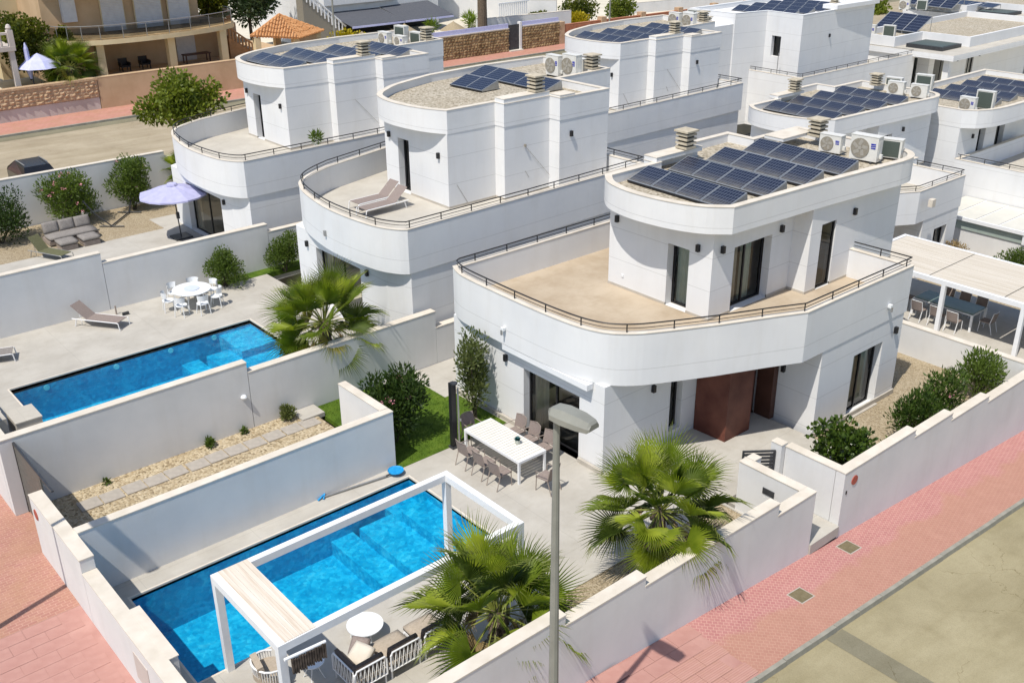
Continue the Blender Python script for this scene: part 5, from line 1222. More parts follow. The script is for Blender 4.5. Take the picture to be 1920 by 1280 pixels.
# ------------------------------------------------------------------ plants
def frond_mesh(seed, mat, Lp=1.0, Lf=1.0, nseg=40, spread=150, droop=.25, tipmat='palm_tip'):
    """fan leaf: petiole along +x, blade of folded segments, tips free and drooping"""
    rn = random.Random(seed); mb = MB()
    mb.tube([(0, 0, 0), (Lp*.5, 0, .03), (Lp, 0, 0)], [.022, .016, .011], 5)
    n0 = len(mb.f); hx = Lp; tips = []
    for i in range(nseg):
        th = R(-spread+2*spread*(i+.5)/nseg); dth = R(spread/nseg)
        L = Lf*(1-.28*(abs(th)/R(spread))**1.5)*rn.uniform(.94, 1.05)
        P = lambda r, a, z: (hx+r*math.cos(a), r*math.sin(a)*.86, z+.30*r*abs(math.sin(a))**1.3)
        cone = .16*L*(1 if abs(th) < 1.2 else .7)
        j = rn.uniform(-.02, .02); th2 = th+j
        dr = droop*rn.uniform(.6, 1.5); r1, r2, r3 = .40*L, .72*L, L
        z1 = cone*.6-.02*dr; z2 = cone*.75-.12*dr*L; z3 = cone*.6-.48*dr*L
        i0 = len(mb.v)
        mb.v += [(hx, 0, 0), P(r1, th-dth*.98, z1-.015), P(r1, th, z1+.02), P(r1, th+dth*.98, z1-.015), P(r2, th2-dth*.27, z2-.01), P(r2, th2, z2+.006), P(r2, th2+dth*.27, z2-.01), P(r3, th2+j, z3)]
        mb.f += [(i0, i0+1, i0+2), (i0, i0+2, i0+3), (i0+1, i0+4, i0+5, i0+2), (i0+2, i0+5, i0+6, i0+3)]
        tips.append(len(mb.f)); mb.f += [(i0+4, i0+7, i0+5), (i0+5, i0+7, i0+6)]
    me = mb.mesh('frond', mat); me.materials.append(M['petiole']); me.materials.append(M[tipmat])
    for k in range(n0): me.polygons[k].material_index = 1
    for t in tips: me.polygons[t].material_index = 2; me.polygons[t+1].material_index = 2
    return me
FR = [frond_mesh(k, m, Lp, Lf, 42, sp, dr) for k, (m, Lp, Lf, sp, dr) in enumerate([('palm_bright', .95, .98, 100, .10), ('palm_green', 1.0, 1.02, 125, .25), ('palm_dark', .95, 1.0, 132, .40), ('palm_yellow', 1.0, .95, 130, .6), ('palm_green', .9, 1.04, 128, .38), ('palm_bright', 1.0, 1.0, 118, .30)])]
FDEAD = frond_mesh(30, 'dead_leaf', .8, .8, 22, 120, .9, 'dead_leaf')
def fan_palm(label, x, y, z, th, n, scale, group, seed=1, dead=5):
    rn = random.Random(seed)
    r = thing('fan_palm', label, 'palm tree', (x, y, z), 0, group)
    mb = MB(); k = 7
    mb.tube([(0, 0, -.1), (.02, 0, th*.5), (0, .02, th+.1)], [.20*scale, .17*scale, .12*scale], 10)
    for i in range(46):
        a = i*2.4; zz = .05+th*i/46; rr = .17*scale; mb.obox((rr*math.cos(a), rr*math.sin(a), zz), (.05, .10, .20), a, R(-22))
    o = bpy.data.objects.new('trunk', mb.mesh('trunk', 'bark')); COL.objects.link(o); o.parent = r
    for i in range(n+dead):
        t = i/n; az = i*2.39996+rn.uniform(-.25, .25)
        if i < n:
            el = R(82-125*t**.9+rn.uniform(-12, 12)); v = 0 if t < .12 else rn.choice([0, 1, 1, 2, 4, 5]) if t < .6 else rn.choice([1, 2, 2, 4, 5, 3])
            me = FR[v]; sc_ = scale*rn.uniform(.88, 1.08)*(.8 if t < .1 else 1)
        else: el = R(rn.uniform(-60, -35)); me = FDEAD; sc_ = scale*.8
        o = bpy.data.objects.new('frond', me); COL.objects.link(o); o.parent = r
        m = Matrix.Rotation(az, 4, 'Z') @ Matrix.Rotation(-el, 4, 'Y') @ Matrix.Rotation(rn.uniform(-.9, .9), 4, 'X') @ Matrix.Scale(sc_, 4)
        h = th+.08*(1-t)
        o.matrix_local = Matrix.Translation((.06*math.cos(az), .06*math.sin(az), h)) @ m
    return r
fan_palm('big fan palm leaning over the street wall, in front of the lounge set', 10.9, 13.4, 0, 1.6, 38, 1.08, 'fan palms', 3)
fan_palm('big fan palm beside the entrance gate, casting shadows on the street wall', 15.85, 13.3, 0, 2.0, 38, 1.06, 'fan palms', 8)
fan_palm('big fan palm beside the middle pool, in front of the terrace villa', 15.5, 28.05, Z2, 1.7, 38, 1.12, 'fan palms', 5, 3)
fan_palm('small fan palm squeezed between the far villa corner and the back wall', 20.7, 50.1, .4, 1.4, 22, .8, 'fan palms', 6, 2)
def leaf_cloud(rn, blobs, n, L, w, up=.3, out=.7, droop=0):
    """many leaf-sized faces spread through ellipsoidal clumps (x,y,z,rx,ry,rz)"""
    mb = MB(); tot = sum(b[3]*b[4]*b[5] for b in blobs)
    for b in blobs:
        for _ in range(max(6, int(n*b[3]*b[4]*b[5]/tot))):
            d = Vector((rn.gauss(0, 1), rn.gauss(0, 1), rn.gauss(0, 1))).normalized(); q = rn.random()**.45
            c = Vector((b[0]+d.x*b[3]*q, b[1]+d.y*b[4]*q, b[2]+d.z*b[5]*q))
            dirn = (d*out+Vector((rn.gauss(0, .45), rn.gauss(0, .45), rn.gauss(0, .45)+up))).normalized()
            side = dirn.cross(Vector((rn.gauss(0, 1), rn.gauss(0, 1), rn.gauss(0, 1)))).normalized(); ll = L*rn.uniform(.7, 1.25)
            p = c+dirn*ll; m = c+dirn*ll*.5+Vector((0, 0, -droop*ll)); s = side*w*rn.uniform(.8, 1.2)
            i = len(mb.v); mb.v += [tuple(c), tuple(m-s), tuple(p), tuple(m+s)]; mb.f.append((i, i+1, i+2, i+3))
    return mb
def shrub(name, label, cat, x, y, z, r, h, n, mat, L=.13, w=.016, seed=1, flowers=0, fmat='pink_petal', group='shrubs', lumps=9, stems=7, up=.5, flat=1, base=.25):
    rn = random.Random(seed); t = thing(name, label, cat, (x, y, z), 0, group); n = int(n*1.5); w = w*1.5
    blobs = []
    for i in range(lumps):
        a = rn.uniform(0, 6.28); q = r*.62*rn.random()**.5; zz = h*(base+(.88-base)*rn.random()); k = rn.uniform(.32, .52)
        k *= 1-.35*max(0, zz/h-.6)
        blobs.append((q*math.cos(a)*flat, q*math.sin(a), zz, r*k*flat, r*k, max(r*k*.9, h*.18)))
    blobs.append((0, 0, h*.5, r*.72*flat, r*.72, h*.40))
    o = bpy.data.objects.new('foliage', leaf_cloud(rn, blobs, n, L, w, up).mesh('foliage', mat)); COL.objects.link(o); o.parent = t
    mb = MB()
    for i in range(stems):
        b = blobs[i % lumps]; a = rn.uniform(0, 6.28); mb.tube([(.08*math.cos(a), .08*math.sin(a), -.05), (b[0]*.5, b[1]*.5, b[2]*.5), (b[0], b[1], b[2])], [.025, .018, .01], 5)
    o = bpy.data.objects.new('stems', mb.mesh('stems', 'stem_brown')); COL.objects.link(o); o.parent = t
    for i in range(flowers):
        b = rn.choice(blobs); d = Vector((rn.gauss(0, 1)-.3, rn.gauss(0, 1)-.5, abs(rn.gauss(0, 1)))).normalized(); c = Vector((b[0]+d.x*b[3], b[1]+d.y*b[4], b[2]+d.z*b[5]))*1.0
        f = leaf_cloud(rn, [(c.x, c.y, c.z, .07, .07, .05)], 14, .06, .025)
        o = bpy.data.objects.new('flower', f.mesh('flower', fmat if rn.random() < .75 else 'white_petal')); COL.objects.link(o); o.parent = t
    return t
G1 = 'oleander shrubs'
shrub('oleander', 'large dark oleander with pink flowers beside the short white wall end and lawn', 'shrub', 14.85, 23.1, 0, 1.15, 2.3, 3800, 'oleander_dark', .17, .02, 4, 9, group=G1, lumps=12)
shrub('bamboo_shrub', 'tall light green leggy shrub against the nearest villa wall, behind the table', 'shrub', 17.55, 22.6, 0, .62, 3.0, 1900, 'bamboo_leaf', .16, .017, 5, 0, group='shrubs', lumps=12, up=.7, base=.35)
shrub('glossy_shrub', 'dark glossy-leaved shrub behind the wall with the red plaque', 'shrub', 23.3, 13.0, -.15, 1.0, 1.9, 1700, 'glossy_leaf', .14, .04, 6, 0, group='shrubs', lumps=12)
for i, (x, r, h, lb) in enumerate([(27.0, .85, 1.75, 'green oleander behind the stepped wall, nearest the low window'), (28.6, .85, 1.9, 'middle green oleander of the three behind the stepped wall'), (31.1, .95, 1.9, 'oleander in the corner of the stepped wall and low garden wall')]):
    shrub('oleander', lb, 'shrub', x, 12.85, -.15, r, h, 1500, 'oleander', .17, .017, 10+i, 2 if i == 1 else 0, group=G1, flat=1.25, lumps=13, up=.8)
shrub('oleander', 'tiny reddish young oleander at the low end of the stepped wall', 'shrub', 25.6, 12.7, -.15, .5, .7, 420, 'oleander', .13, .016, 15, 1, group=G1)
for i, (x, y, r, h, n, lb) in enumerate([(12.95, 26.33, .28, .42, 420, 'round green tuft beside the gravel passage, nearest the steps'), (10.35, 26.4, .20, .24, 170, 'small dark green tuft at the foot of the passage wall'), (11.5, 26.45, .1, .2, 60, 'tiny dry tuft beside the joint in the passage wall'), (7.2, 26.45, .09, .16, 40, 'tiny weed at the foot of the passage wall near the gate')]):
    shrub('tuft', lb, 'plant', x, y, .08, r, h, n, 'oleander' if i else 'bamboo_leaf', .11, .014, 20+i, 0, group='passage tufts', lumps=5, stems=3)
shrub('clipped_bush', 'round green bush by the round white table', 'shrub', 16.35, 37.45, Z2, .95, 1.7, 3000, 'oleander', .10, .018, 31, 0, group='shrubs by the middle lawn')
shrub('clipped_bush', 'round green bush at the far end of the narrow lawn, by the villa wall', 'shrub', 19.1, 37.5, Z2, .9, 1.65, 2600, 'oleander', .10, .018, 32, 0, group='shrubs by the middle lawn')
shrub('low_bush', 'dark bush under the middle palm at the pool corner', 'shrub', 14.9, 29.2, Z2, .65, 1.0, 1100, 'oleander_dark', .12, .02, 33, 0, group='shrubs by the middle lawn')
shrub('oleander', 'oleander full of pink flowers behind the grey sofa', 'shrub', 14.6, 50.0, .4, 1.55, 2.9, 4200, 'oleander', .16, .02, 41, 26, group=G1, lumps=14)
shrub('oleander', 'oleander with a few pink flowers next to the hammock stand', 'shrub', 17.6, 50.1, .4, 1.3, 2.9, 3400, 'oleander', .16, .02, 42, 9, group=G1, lumps=12)
shrub('round_bush', 'large dark rounded bush at the left edge of the far plot', 'shrub', 11.0, 49.3, .4, 1.6, 2.5, 3600, 'oleander_dark', .15, .02, 43, 0, group=G1, lumps=12)
shrub('oleander', 'dry reddish shrub at the foot of the white wall, beyond the big pergola', 'shrub', 48.2, 22.4, -2.5, .8, 1.3, 700, 'dead_leaf', .14, .02, 51, 0, group=G1)
shrub('oleander', 'pale green oleander at the right edge beyond the big pergola', 'shrub', 48.3, 19.7, -2.5, 1.2, 1.6, 1700, 'oleander', .15, .02, 52, 2, group=G1)
bp = thing('potted_palm', 'small spiky green pot plant on the roof terrace of the parasol villa', 'potted plant', (23.9, 42.3, 3.86))
mb = MB(); rn = random.Random(9)
MB().lathe([(.10, 0), (.14, .28), (.12, .28)], (23.9, 42.3, 3.86), 10).build('pot', 'pot', bp)
leaf_cloud(rn, [(23.9, 42.3, 4.45, .22, .22, .22)], 130, .28, .03, .6).build('leaves', 'oleander', bp)
def tree(name, label, x, y, z, h, cz, rx, rz, n, mat, L, w, seed, group, trunk=.16, lumps=16):
    rn = random.Random(seed); t = thing(name, label, 'tree', (x, y, z), 0, group); blobs = []
    for i in range(lumps):
        d = Vector((rn.gauss(0, 1), rn.gauss(0, 1), rn.gauss(0, .8))).normalized(); q = rn.uniform(.45, .72); k = rn.uniform(.28, .46)
        blobs.append((d.x*rx*q, d.y*rx*q, cz+d.z*rz*q, rx*k, rx*k, rz*k))
    blobs.append((0, 0, cz, rx*.5, rx*.5, rz*.5))
    o = bpy.data.objects.new('crown', leaf_cloud(rn, blobs, n, L, w, .2).mesh('crown', mat)); COL.objects.link(o); o.parent = t
    mb = MB().tube([(0, 0, -.2), (.05, 0, (cz-rz)*.6), (0, .05, cz-rz*.4)], [trunk, trunk*.8, trunk*.6], 8)
    for b in blobs[:9]: mb.tube([(0, .03, cz-rz*.7), (b[0]*.5, b[1]*.5, cz-rz*.25), (b[0], b[1], b[2])], [trunk*.5, trunk*.35, trunk*.15], 5)
    o = bpy.data.objects.new('trunk', mb.mesh('trunk', 'bark')); COL.objects.link(o); o.parent = t
    return t
tree('street_tree', 'round leafy green street tree behind the far villa terrace', 22.6, 54.2, .1, 6.4, 4.55, 2.55, 1.75, 5200, 'tree_leaf', .26, .075, 3, 'trees', .15, 20)

# ------------------------------------------------------------------ back street: walls and houses
def oriented(p0, p1):
    d = (Vector(p1)-Vector(p0)); return d.length, math.atan2(d.y, d.x)
bwl = wall('retaining_wall', 'pale wall topped with rough tan stone facing, back street at left', [((5, 76.35), (25.75, 76.5), 1.0)], .1, .5, 'pale_stucco', cap=False)
MB().prism([(5, 76.30), (25.75, 76.45), (25.75, 76.9), (5, 76.75)], 1.0, 2.2).build('stone_facing', 'stone_rough', bwl); MB().prism([(5, 76.22), (25.78, 76.37), (25.78, 76.95), (5, 76.8)], 2.2, 2.36).build('coping', 'stone_rough', bwl)
rn = random.Random(4); mb = MB()
for j in range(5):
    xx = 5.2
    while xx < 25.6:
        w_ = rn.uniform(.3, .6); hh = .235
        x1_ = min(xx+w_, 25.7); z0_ = 1.0+.24*j; pr = rn.uniform(.03, .12); yb = 76.30+.15*(xx-5)/20.75
        if x1_-xx > .1:
            i = len(mb.v); cx_, cz_ = (xx+x1_)/2, z0_+.12; mb.v += [(xx+.01, yb-.005, z0_+.01), (x1_-.01, yb-.005, z0_+.01), (x1_-.01, yb-.005, z0_+.225), (xx+.01, yb-.005, z0_+.225), (cx_+rn.uniform(-.06, .06), yb-pr, cz_+rn.uniform(-.04, .04))]
            mb.f += [(i, i+1, i+4), (i+1, i+2, i+4), (i+2, i+3, i+4), (i+3, i, i+4)]
        xx += w_
o = mb.build('stonework', 'stone_rough', bwl); o['kind'] = 'stuff'
wall('retaining_wall', 'plain ochre rendered retaining wall under the beige house', [((25.8, 76.45), (44.5, 76.5), 2.36)], .1, .5, 'beige_stucco', capmat='beige_stucco')
# beige house with curved balcony
bh = thing('house', 'beige house with curved glass balcony and shaded arcade', 'house', (33, 80, 1.7))
MB().box(25.9, 76.95, 1.2, 44.5, 92, 1.72).build('patio_floor', 'beige_stucco', bh)
bal = smooth_line([(24.2, 82), (24.5, 80.4), (25.4, 79.2), (27.2, 78.3), (30, 77.95), (33, 78.1), (36, 78.7), (38.3, 79.8), (39.2, 81.4), (39.3, 83)], 5)
MB().prism(bal+[(39.3, 84), (24.2, 84)], 4.28, 4.62).build('balcony_slab', 'cream_stucco', bh); MB().prism(inset(bal+[(39.3, 83.9), (24.3, 83.9)], .03), 4.62, 4.64).build('balcony_floor', 'stone_tan', bh)
rl = MB().tube([(x, y, 5.62) for x, y in inset_path(bal, .12)], .03, 5).build('balcony_rail', 'alu', bh)
ip = inset_path(bal, .12)
for k in range(0, len(ip)-1, 3):
    MB().tube([(*ip[k], 4.62), (*ip[k], 5.62)], .03, 5).build('post', 'alu', rl)
    if k+3 < len(ip): MB().quad((*ip[k], 4.72), (*ip[k+3], 4.72), (*ip[k+3], 5.5), (*ip[k], 5.5)).build('pane', 'rail_glass', rl)
for (x, y) in ((27.2, 79.1), (32.6, 78.9), (37.2, 79.5)): MB().box(x-.28, y-.28, 1.72, x+.28, y+.28, 4.28).build('column', 'cream_stucco', bh)
MB().box(24.5, 82.6, 1.2, 40, 92, 4.28).build('ground_floor', 'beige_stucco', bh)
up_ = [(24.6, 92), (24.6, 82.6), (28.2, 82.2), (36.8, 82.4), (36.8, 92)]
shs = [(28.9, 4.66, 30.6), (31.5, 4.66, 33.6), (34.2, 4.66, 35.9)]
MB().prism(up_, 4.645, 11).build('upper_wall', 'beige_stucco', bh)
for (a, z, b_) in shs: 
    f = MB().box(a-.08, 82.12, 4.66, b_+.08, 82.2, 7.6).build('window_surround', 'cream_stucco', bh); s_ = None
    for q in range(24): MB().box(a, 82.08, 4.68+.12*q, b_, 82.118, 4.79+.12*q).build('shutter_slat', 'shutter', f)
MB().box(26.0, 82.0, 5.6, 27.0, 82.46, 7.4).build('shutter', 'shutter', bh)
ev = smooth_line([(24.2, 83), (24.8, 81.2), (27, 79.8), (30, 79.3), (33, 79.5), (36, 80.2), (38.2, 81.6), (38.8, 83.4)], 4)
MB().prism(ev+[(38.8, 92), (24.2, 92)], 8.2, 8.6).build('upper_balcony', 'cream_stucco', bh)
ps = MB().box(24.7, 81.6, 1.72, 27.0, 82.59, 3.9).build('side_room', 'beige_stucco', bh)
MB().box(34.6, 82.5, 1.72, 36.2, 82.59, 3.9).build('back_door', 'shutter', bh)
for (x, y, lb) in ((29.7, 81.3, 'dark wicker chair under the arcade, left one'), (31.3, 81.3, 'dark wicker chair under the arcade, right one')):
    c_ = thing('wicker_chair', lb, 'chair', (x, y, 1.72), 0, 'wicker chairs in the arcade'); MB().box(x-.35, y-.35, 2.05, x+.35, y+.35, 2.15).build('seat', 'black_metal', c_); MB().box(x-.35, y+.28, 2.15, x+.35, y+.36, 2.65).build('backrest', 'black_metal', c_)
    for s_ in (-1, 1):
        MB().box(x+s_*.35-.04, y-.35, 2.15, x+s_*.35+.04, y+.3, 2.38).build('armrest', 'black_metal', c_)
        for t_ in (-1, 1): MB().box(x+s_*.31-.03, y+t_*.31-.03, 1.72, x+s_*.31+.03, y+t_*.31+.03, 2.05).build('leg', 'black_metal', c_)
tb = thing('patio_table', 'long dark table under the arcade', 'table', (35.6, 81.2, 1.72)); MB().box(34.5, 80.8, 2.35, 36.7, 81.6, 2.42).build('table_top', 'door_brown', tb)
for (x, y) in ((34.6, 80.9), (36.6, 80.9), (34.6, 81.5), (36.6, 81.5)): MB().box(x-.04, y-.04, 1.72, x+.04, y+.04, 2.35).build('leg', 'door_brown', tb)
stc = thing('garden_stair', 'warm wooden balustraded stair beside the beige house', 'stair', (40, 81.5, 1.7))
for k in range(9): MB().box(38.3+.24*k, 80.6, 1.0, 38.54+.24*k, 81.6, 3.5-.19*k).build('step', 'wood_stair', stc)
hr = MB().tube([(38.3, 80.6, 4.3), (40.6, 80.6, 2.55)], .07, 6).build('handrail', 'wood_stair', stc)
for k in range(9): MB().box(38.3+.28*k, 80.55, 3.4-.2*k, 38.42+.28*k, 80.65, 4.25-.21*k).build('baluster', 'wood_stair', hr)
# grey house corner with balustrade at the far left
lh = thing('house', 'pale house corner with stone balustrade at the top left edge', 'house', (19, 79, 2.0))
MB().box(10, 78.2, 4.55, 21.2, 84, 4.85).build('terrace_slab', 'pale_stucco', lh); MB().box(10, 82, 1.9, 20.6, 90, 4.55).build('wall', 'interior', lh)
MB().box(20.75, 78.3, 1.9, 21.1, 78.65, 4.55).build('column', 'pale_stucco', lh); br = MB().box(10, 78.3, 5.65, 21.2, 78.55, 5.8).build('balustrade_rail', 'pale_stucco', lh); MB().box(20.85, 78.22, 4.85, 21.22, 78.62, 5.95).build('pier', 'pale_stucco', lh)
MB().lathe([(.12, 0), (.2, .15), (.12, .34), (0, .40)], (21.03, 78.42, 5.95), 10).build('ball_finial', 'pale_stucco', lh)
bl_ = MB().lathe([(.06, 0), (.10, .2), (.05, .5), (.07, .8)], (0, 0, 0), 7).mesh('baluster', 'pale_stucco')
for k in range(14): o = bpy.data.objects.new('baluster', bl_); COL.objects.link(o); o.parent = br; o.location = (17.0+.26*k-19, 78.42-79, 4.85-2.0)
cs = thing('house', 'cream house front rising behind the clipped hedge, top left', 'house', (25, 90, 3)); MB().box(22.5, 88, 1, 31, 96, 12).build('wall', 'cream_stucco', cs)
for x in (25.2, 28.0): w_ = MB().box(x, 87.93, 6.2, x+.9, 88, 9).build('window', 'shutter', cs); MB().box(x-.1, 87.85, 6.05, x+1.0, 88, 6.2).build('sill', 'cream_stucco', w_)
# closed white parasol
cp_ = thing('parasol', 'half folded pale parasol beside the shaggy palm', 'parasol', (22.0, 78.5, 2.2)); MB().tube([(22, 78.5, 2), (22, 78.5, 5)], .05, 6).build('pole', 'dark_metal', cp_)
mb = MB(); mb.lathe([(1.5, 3.25), (.9, 3.75), (.2, 4.1), (0, 4.2)], (22.6, 78.5, 0), 8); mb.build('canopy', 'lilac', cp_); MB().lathe([(.08, 2.5), (.2, 3.0), (.16, 4.6), (.03, 5.0)], (21.9, 78.45, 0), 8).build('folded_canopy', 'lilac', cp_)
shrub('hedge', 'tall clipped yellow-green hedge in front of the beige house', 'hedge', 22.6, 81.0, 2.0, 2.1, 5.2, 5200, 'hedge_leaf', .22, .06, 61, 0, group='hedges', lumps=14)
shrub('hedge', 'clipped hedge sloping down beside the beige house corner', 'hedge', 24.9, 80.2, 1.8, 1.35, 3.6, 3000, 'hedge_leaf', .22, .06, 62, 0, group='hedges', lumps=12)
shrub('hedge', 'dark hedge at the very top left corner', 'hedge', 19.8, 85, 2.0, 2.2, 6.4, 3800, 'hedge_leaf', .24, .07, 63, 0, group='hedges', lumps=14)
fan_palm('shaggy fan palm in front of the stone wall beside the beige arcade', 24.6, 78.4, 2.0, 1.0, 40, 1.25, 'fan palms', 11, 8)
# tiled gazebo
gz_ = thing('gazebo', 'small gazebo with hipped terracotta tile roof', 'gazebo', (43.2, 80.5, 1.2))
ax, ay, apx, apz = 39.9, 78.8, (43.4, 81.5), 4.75
cr = [(39.7, 79.7, 3.45), (43.3, 78.0, 3.1), (47.3, 80.6, 3.1), (44, 84, 3.4)]
mb = MB()
for k in range(4):
    a, b = Vector(cr[k]), Vector(cr[(k+1) % 4]); ap = Vector((43.4, 81.2, 4.75)); n = 16
    mb.quad(tuple(a), tuple(b), tuple(ap))
mb.quad(*[tuple(c) for c in cr][::-1])
gr = mb.build('roof', 'roof_tile', gz_)
mb = MB()
for k in range(4):
    a, b = Vector(cr[k]), Vector(cr[(k+1) % 4]); ap = Vector((43.4, 81.2, 4.75)); n = 17
    for i in range(n):
        t0 = (i+.5)/n; p = a.lerp(b, t0); m_ = 1-abs(2*t0-1); q = p.lerp(ap+(p-(a+b)/2)*0, min(1, m_)) if False else p+(ap-(a+b)/2)*m_
        for s_ in range(max(1, int(6*m_))):
            u0, u1 = s_/max(1, int(6*m_)), (s_+1)/max(1, int(6*m_)); P0, P1 = p.lerp(q, u0), p.lerp(q, u1)
            mb.tube([P0+Vector((0, 0, .05)), P1+Vector((0, 0, .02))], [.11, .085], 6)
o = mb.build('tiles', 'roof_tile', gr); o['kind'] = 'stuff'
for (x, y) in ((40.3, 79.7), (43.3, 78.7), (46.5, 80.6), (43.9, 83)): MB().box(x-.25, y-.25, 1.0, x+.25, y+.25, 3.3).build('column', 'cream_stucco', gz_)
MB().prism([(43.5, 78.75), (46.4, 80.4), (46.3, 80.6), (43.4, 78.95)], 2.55, 3.08).build('beam', 'beige_stucco', gz_)
# white house with stair and grey awnings
wh = thing('house', 'white house with outside stair and two grey awnings', 'house', (58, 90, 1.6))
MB().box(52.2, 89.2, .5, 66, 98, 9).build('wall', 'white_stucco', wh); MB().box(52.2, 88.7, 4.0, 60.5, 89.2, 4.6).build('balcony', 'white_stucco', wh)
MB().box(50.0, 89.6, .5, 52.2, 98, 6.5).build('side_wall', 'white_stucco', wh)
for j, (xa, xb) in enumerate(((52.6, 58.6), (58.7, 64.6))):
    mb = MB(); mb.v = [(xa, 89.1, 3.35-.25*j+.3*j), (xb, 89.1, 3.35+.2*j), (xb+.9, 86.0, 2.35), (xa+.9, 86.0, 2.25)]; mb.v += [(x, y, z-.04) for x, y, z in mb.v]; mb.f = [(0, 1, 2, 3), (7, 6, 5, 4), (3, 2, 6, 7), (0, 3, 7, 4), (1, 0, 4, 5), (2, 1, 5, 6)]
    aw = mb.build('awning', 'awning_grey', wh); MB().box(xa+.9, 85.95, 2.1, xb+.9, 86.02, 2.28).build('valance', 'lilac', aw)
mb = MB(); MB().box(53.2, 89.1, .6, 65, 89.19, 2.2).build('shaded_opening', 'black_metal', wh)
for k in range(12): MB().box(49.2+.36*k, 87.4, .5, 49.56+.36*k, 88.6, 5.2-.32*k).build('step', 'grille', wh)
for yy in (87.35, 88.62):
    h_ = MB().tube([(49.0, yy, 6.2), (53.6, yy, 2.2)], .09, 6).build('handrail', 'white_metal', wh)
    for k in range(12): MB().box(49.2+.36*k, yy-.04, 5.0-.32*k, 49.3+.36*k, yy+.04, 6.0-.31*k).build('baluster', 'white_metal', h_)
for (x, y, lb) in ((52.6, 83.0, 'straw parasol behind the yellow bush'), (58.4, 84.5, 'straw parasol under the awning edge'), (62.8, 82.5, 'straw parasol in front of the little palms')):
    sp_ = thing('straw_parasol', lb, 'parasol', (x, y, .3), 0, 'straw parasols'); MB().tube([(x, y, .2), (x, y, 2.1)], .05, 6).build('pole', 'bark', sp_); MB().lathe([(1.35, 1.45), (.7, 1.85), (.1, 2.2), (0, 2.3)], (x, y, 0), 12).build('canopy', 'straw', sp_)
shrub('yellow_bush', 'bright yellow flowering bush beside the far lamp post', 'shrub', 48.2, 78.6, 1.0, 1.5, 2.3, 1500, 'yellow_leaf', .2, .06, 71, 0, group='garden shrubs across the street', flat=1.3)
tree('round_pine', 'grey-green round pine behind the gazebo', 45.0, 90, 0, 8, 5.6, 3.6, 2.6, 7000, 'pine_leaf', .45, .09, 72, 'trees', .2, 24)
tree('dark_tree', 'dark green tree between the beige house and the gazebo', 40.8, 89, 0, 8, 5.5, 1.7, 2.8, 3600, 'hedge_leaf', .4, .12, 73, 'trees', .2, 16)
# stone wall, gate, red wall across the street
sw_ = wall('stone_wall', 'tan rubble stone wall with white cap across the back street, left of the dark gate', [((46.0, 75.5), (63.75, 75.3), 2.15)], .1, .35, 'stone_tan', cap=False)
MB().prism([(46, 75.45), (63.8, 75.25), (63.8, 75.75), (46, 75.95)], 2.15, 2.25).build('coping', 'coping', sw_); MB().prism([(46, 75.55), (63.75, 75.35), (63.75, 75.45), (46, 75.65)], 2.25, 2.65).build('upper_band', 'lilac', sw_)
sw3 = wall('stone_wall', 'shorter rubble stone wall piece right of the dark gate', [((65.35, 75.3), (70.15, 75.25), 2.2)], .1, .35, 'stone_tan', cap=False)
MB().prism([(65.35, 75.25), (70.15, 75.2), (70.15, 75.7), (65.35, 75.75)], 2.2, 2.3).build('coping', 'coping', sw3); MB().prism([(65.35, 75.35), (70.1, 75.3), (70.1, 75.4), (65.35, 75.45)], 2.3, 2.66).build('upper_band', 'lilac', sw3)
def rubble(par, x0, x1, y0, y1, z0, z1, seed):
    rn = random.Random(seed); mb = MB(); z = z0
    while z < z1-.05:
        hh = rn.uniform(.18, .30); x = x0
        while x < x1:
            w_ = rn.uniform(.22, .5); xe = min(x+w_, x1); yy = y0+(y1-y0)*(x-x0)/(x1-x0); pr = rn.uniform(.04, .11); j = lambda s: rn.uniform(-s, s); zt = min(z+hh, z1)
            i = len(mb.v); ym = yy-pr
            mb.v += [(x+.015+j(.02), yy-.004, z+.01), (xe-.015+j(.02), yy-.004, z+.01+j(.02)), (xe-.015+j(.03), yy-.004, zt-.015), (x+.015+j(.02), yy-.004, zt-.01), (x+w_*.3, ym, z+(zt-z)*.3), (xe-w_*.25, ym+j(.02), z+(zt-z)*.35), (xe-w_*.3, ym+j(.02), zt-(zt-z)*.25), (x+w_*.28, ym, zt-(zt-z)*.3)]
            mb.f += [(i, i+1, i+5, i+4), (i+1, i+2, i+6, i+5), (i+2, i+3, i+7, i+6), (i+3, i, i+4, i+7), (i+4, i+5, i+6, i+7)]; x = xe
        z += hh
    o = mb.build('rubble', 'stone_tan', par); o['kind'] = 'stuff'
rubble(sw_, 46.0, 63.7, 75.5, 75.3, .12, 2.14, 5); rubble(sw3, 65.35, 70.15, 75.3, 75.25, .12, 2.19, 6)
dg = thing('street_gate', 'dark tall metal door in the rubble wall', 'gate', (64.5, 75.4, .1))
MB().box(63.82, 75.35, .2, 65.1, 75.42, 2.5).build('door_leaf', 'dark_metal', dg); MB().box(65.1, 75.2, .1, 65.32, 75.6, 2.7).build('jamb', 'white_stucco', dg); MB().box(63.7, 74.9, .1, 65.3, 75.34, .22).build('doorstep', 'coping', dg)
rw = wall('red_wall', 'reddish brick garden wall with piers along the back street', [((70.3, 75.3), (120, 73), 1.9)], -.6, .35, 'red_brick', capmat='red_brick')
for k in range(9): x = 70.5+5.5*k; y = 75.3-2.3*(x-70.3)/49.7; MB().box(x-.35, y-.1, -.5, x+.35, y+.55, 2.2).build('pier', 'stone_rough', rw)
wall('garden_wall', 'long white garden wall with palm shadow behind the rubble wall', [((64.2, 80.5), (75.5, 79.2), 2.5)], 0, .3)
wall('garden_wall', 'white garden wall climbing behind the small agaves', [((62, 100), (76, 82), 3.2)], 0, .3)
